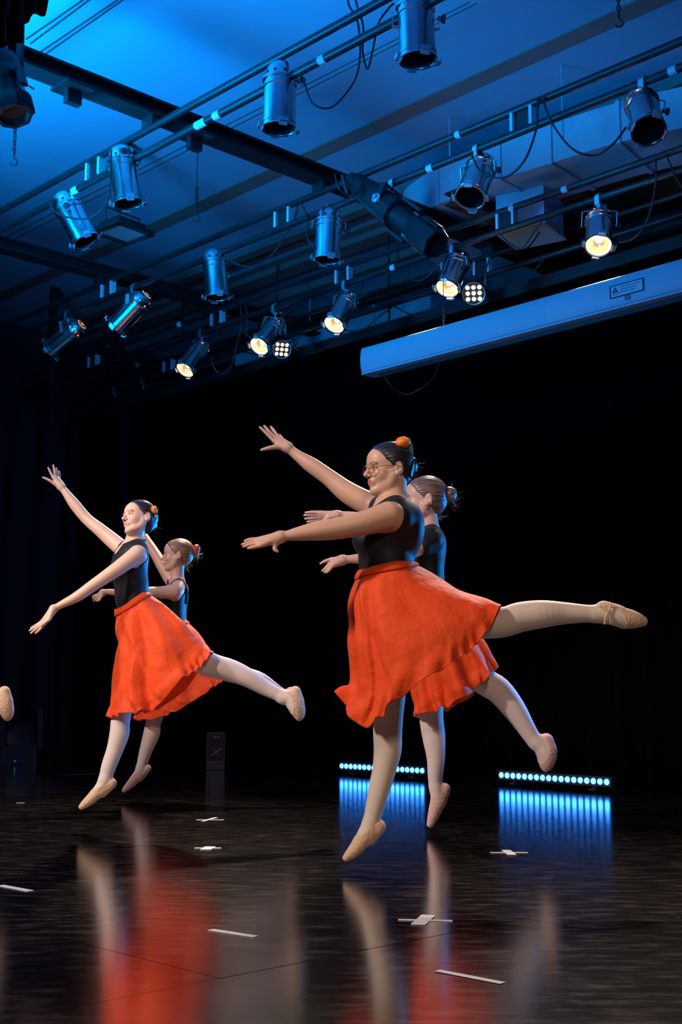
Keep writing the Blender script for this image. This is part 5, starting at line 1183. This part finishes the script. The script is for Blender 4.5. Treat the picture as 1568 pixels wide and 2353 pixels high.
d.leg([(405, 1480, .05, 32), (380, 1570, .05, 27), (354, 1655, .05, 17.5), (349, 1684, .05, 18.5), (336, 1723, .05, 14.5), (328, 1750, .05, 12), (324, 1765, .05, 10.5)])
d.leg([(412, 1480, -.05, 32), (450, 1515, -.06, 26), (480, 1533, -.06, 22), (535, 1548, -.06, 20), (590, 1560, -.06, 18), (625, 1578, -.06, 13), (648, 1594, -.06, 10.5)])
d.foot([(324, 1765, .05, 10.5), (317, 1781, .05, 10.5), (304, 1797, .05, 8.5), (293, 1808, .05, 6), (285, 1816, .05, 3.5)], [(338, 1766, .05, 8), (322, 1785, .05, 8)], [(d.P(305, 1752, .05), .070)])
d.foot([(648, 1594, -.06, 10.5), (662, 1600, -.06, 12), (674, 1614, -.06, 12), (680, 1626, -.06, 8), (682, 1633, -.06, 5)], [(668, 1588, -.06, 8), (672, 1602, -.06, 9)], [(d.P(644, 1610, -.08), .055)])
d.add_hair([((-.118, 0, .018), (.028, .030, .032)), ((-.09, 0, .012), (.03, .03, .03))], seed=6, wisps=26)
d.build(origin=(340, 1815, 0), cuts=[(d.P(400, 1318, 0), .085), (d.P(402, 1352, -.15), .085), (d.P(390, 1330, .16), .09)], leo_extra=[Chain([d.P(422, 1345, -.085), d.P(429, 1360, -.10), d.P(428, 1385, -.10)], [.008, .008, .008], .01)])
skirt(d, [
 [(378, 1440, 0), (384, 1438, -.07), (392, 1436, -.105), (404, 1434, -.12), (416, 1432, -.11), (425, 1430, -.07), (429, 1430, 0), (424, 1432, .07), (415, 1434, .11), (404, 1436, .12), (392, 1438, .105), (384, 1440, .07)],
 [(370, 1475, 0), (378, 1478, -.10), (392, 1476, -.15), (412, 1470, -.16), (432, 1462, -.15), (446, 1455, -.10), (452, 1452, 0), (444, 1458, .10), (428, 1465, .13), (410, 1470, .14), (392, 1476, .13), (378, 1478, .10)],
 [(355, 1550, 0), (362, 1560, -.12), (380, 1562, -.18), (405, 1550, -.20), (435, 1530, -.20), (465, 1505, -.15), (476, 1487, -.04), (460, 1505, .10), (430, 1530, .15), (400, 1550, .15), (375, 1560, .14), (360, 1560, .10)],
 [(340, 1615, 0), (350, 1625, -.12), (375, 1620, -.18), (410, 1598, -.22), (450, 1565, -.22), (485, 1530, -.17), (492, 1510, -.05), (478, 1525, .08), (440, 1570, .16), (400, 1600, .16), (370, 1620, .15), (348, 1622, .10)],
 [(326, 1658, 0), (345, 1655, -.12), (375, 1645, -.18), (420, 1628, -.23), (470, 1595, -.24), (512, 1566, -.19), (524, 1556, -.08), (500, 1560, .06), (450, 1600, .16), (405, 1630, .16), (370, 1648, .15), (342, 1657, .10)],
], [.9, 1, 1, .9, .8, .7, .6, .6, .9, 1, 1, .9], nf=13, seed=12, wrap=(.10, .27), ruffle=.011, fa=.031)
flower(d, d.P(452, 1259, -.02), .026, M['petal_red'], seed=6, axis=RH + UP * .8)
D3 = d
# ---------------- dancer 4: behind dancer 1
d = Dancer(6.3, 'brown haired dancer in short sleeved black leotard, half hidden behind the dancer with glasses', M['skin4'], M['hair_brown'], M['tights'], M['shoe_pink'], M['leotard'])
R = body_axes(12)
d.torso += [Ell(d.P(980, 1275, 0), (.090, .135, .11), R, .04), Ell(d.P(982, 1325, 0), (.078, .12, .09), R, .04), Ell(d.P(985, 1245, 0), (.075, .14, .07), R, .04), Ell(d.P(985, 1385, 0), (.12, .14, .11), R, .05), Ell(d.P(958, 1280, -.05), (.045, .05, .045), R, .03), Ell(d.P(958, 1278, .05), (.045, .05, .045), R, .03)]
d.torso += [Chain([d.P(990, 1220, -.02), d.P(992, 1228, -.08), d.P(990, 1240, -.135)], [.040, .044, .048], .025), Chain([d.P(985, 1218, .02), d.P(975, 1222, .09), d.P(968, 1232, .13)], [.040, .042, .042], .025)]
d.limbs.append(Chain([d.P(985, 1160, 0), d.P(985, 1190, 0), d.P(986, 1228, 0)], [.048, .047, .056], .025))
d.limb([(988, 1244, -.15, 23), (950, 1262, -.19, 20), (912, 1280, -.22, 17.5), (870, 1284, -.23, 16), (832, 1284, -.235, 12.5), (805, 1285, -.24, 9.5), (787, 1287, -.24, 9)], .02)
d.limb([(965, 1230, .15, 21), (920, 1214, .18, 18), (875, 1200, .2, 16), (835, 1192, .22, 14), (798, 1185, .24, 10), (775, 1184, .24, 8.5)], .02)
d.hand((787, 1287, -.24), 9, [((762, 1285, -.225), (748, 1289, -.222), (737, 1295, -.22)), ((757, 1296, -.24), (749, 1305, -.24), (741, 1312, -.24)), ((760, 1299, -.255), (753, 1308, -.256), (746, 1315, -.256)), ((764, 1301, -.268), (757, 1310, -.27), (751, 1316, -.27))], ((770, 1289, -.212), (758, 1288, -.20), (748, 1291, -.195)), 3.5)
d.hand((775, 1184, .24), 9, [((735, 1178, .23), (718, 1177, .23), (703, 1178, .23)), ((735, 1183, .24), (717, 1183, .24), (700, 1184, .24)), ((736, 1188, .25), (719, 1190, .25), (702, 1192, .25)), ((738, 1193, .26), (722, 1196, .26), (707, 1199, .26))], ((756, 1190, .225), (744, 1197, .215), (735, 1201, .21)), 3.9)
d.head(976, 1149, 0, .236, 2, -2, 0)
d.leg([(985, 1400, .05, 44), (988, 1530, .05, 36), (991, 1640, .05, 27.5), (997, 1690, .05, 26), (1002, 1740, .05, 20.5), (1001, 1774, .05, 17.5), (1001, 1800, .05, 15), (1004, 1812, .05, 14.5)])
d.leg([(1000, 1400, -.05, 44), (1050, 1490, -.07, 38), (1108, 1560, -.08, 31), (1146, 1586, -.08, 30), (1180, 1627, -.08, 26.5), (1206, 1667, -.08, 21), (1224, 1695, -.08, 18), (1234, 1705, -.08, 17)])
d.foot([(1003, 1810, .05, 15), (1007, 1838, .05, 16), (999, 1866, .05, 12.5), (993, 1884, .05, 9), (989, 1894, .05, 6)], [(1022, 1814, .05, 12.5), (1012, 1840, .05, 13)], [(d.P(968, 1805, .05), .082)])
d.foot([(1233, 1705, -.08, 18), (1246, 1715, -.08, 20), (1256, 1732, -.08, 22), (1257, 1750, -.08, 17), (1255, 1763, -.08, 9)], [(1256, 1702, -.08, 15), (1262, 1722, -.08, 16)], [(d.P(1222, 1722, -.13), .085)])
d.add_hair([((-.122, 0, .022), (.034, .036, .040)), ((-.095, 0, .015), (.035, .034, .036))], seed=8, wisps=30)
d.build(origin=(1000, 1890, 0), cuts=[(d.P(975, 1196, 0), .080), (d.P(1000, 1188, 0), .060)], leo_extra=[Chain([d.P(990, 1241, -.14), d.P(973, 1252, -.165)], [.060, .052], .02), Chain([d.P(967, 1231, .14), d.P(945, 1224, .16)], [.055, .049], .02)])
skirt(d, [
 [(938, 1355, 0), (946, 1354, -.08), (960, 1352, -.12), (978, 1350, -.135), (996, 1348, -.12), (1010, 1346, -.08), (1016, 1345, 0), (1010, 1347, .08), (996, 1349, .12), (978, 1351, .135), (960, 1353, .12), (946, 1354, .08)],
 [(930, 1420, 0), (940, 1425, -.12), (962, 1424, -.17), (990, 1415, -.18), (1018, 1405, -.17), (1035, 1395, -.12), (1042, 1390, 0), (1034, 1396, .11), (1014, 1406, .15), (988, 1416, .16), (960, 1423, .15), (940, 1424, .11)],
 [(935, 1500, 0), (946, 1510, -.14), (972, 1508, -.20), (1010, 1490, -.22), (1050, 1470, -.21), (1078, 1450, -.15), (1084, 1440, -.03), (1070, 1455, .11), (1040, 1475, .17), (1005, 1492, .18), (970, 1506, .17), (945, 1508, .12)],
 [(942, 1580, 0), (955, 1590, -.14), (985, 1585, -.21), (1030, 1562, -.24), (1075, 1535, -.23), (1112, 1505, -.17), (1118, 1490, -.05), (1100, 1505, .09), (1060, 1540, .17), (1015, 1570, .18), (980, 1585, .17), (953, 1588, .12)],
 [(955, 1648, 0), (968, 1642, -.14), (1000, 1632, -.21), (1048, 1614, -.25), (1094, 1580, -.24), (1128, 1548, -.18), (1137, 1538, -.07), (1115, 1555, .07), (1085, 1600, .17), (1035, 1628, .18), (990, 1645, .17), (963, 1650, .12)],
], [.9, 1.1, 1.2, 1.1, 1, .7, .5, .6, 1, 1.2, 1.1, 1], nf=14, seed=15, wrap=(.10, .27), ruffle=.018, fa=.031)
d.part('earring', MB().lathe([(0, -.004), (.004, 0), (0, .004)], 8, (np.eye(3), d.T((-.005, .084, -.045)))), M['earring'])
D4 = d
# ---------------- a fifth dancer, outside the frame but for the tip of one slipper
src = D2.root
r5 = src.copy(); COL.objects.link(r5); r5['label'] = 'dancer cut off by the left edge, only the toe of a tan slipper in view'
shift = W(13, 1622, 6.39) - W(683, 1622, 6.39); r5.location = src.location + Vector([float(c) for c in shift]) + Vector((0, 0, 0.0))
for ch in src.children:
    c = ch.copy(); COL.objects.link(c); c.parent = r5
    for g_ in ch.children:
        q = g_.copy(); COL.objects.link(q); q.parent = c
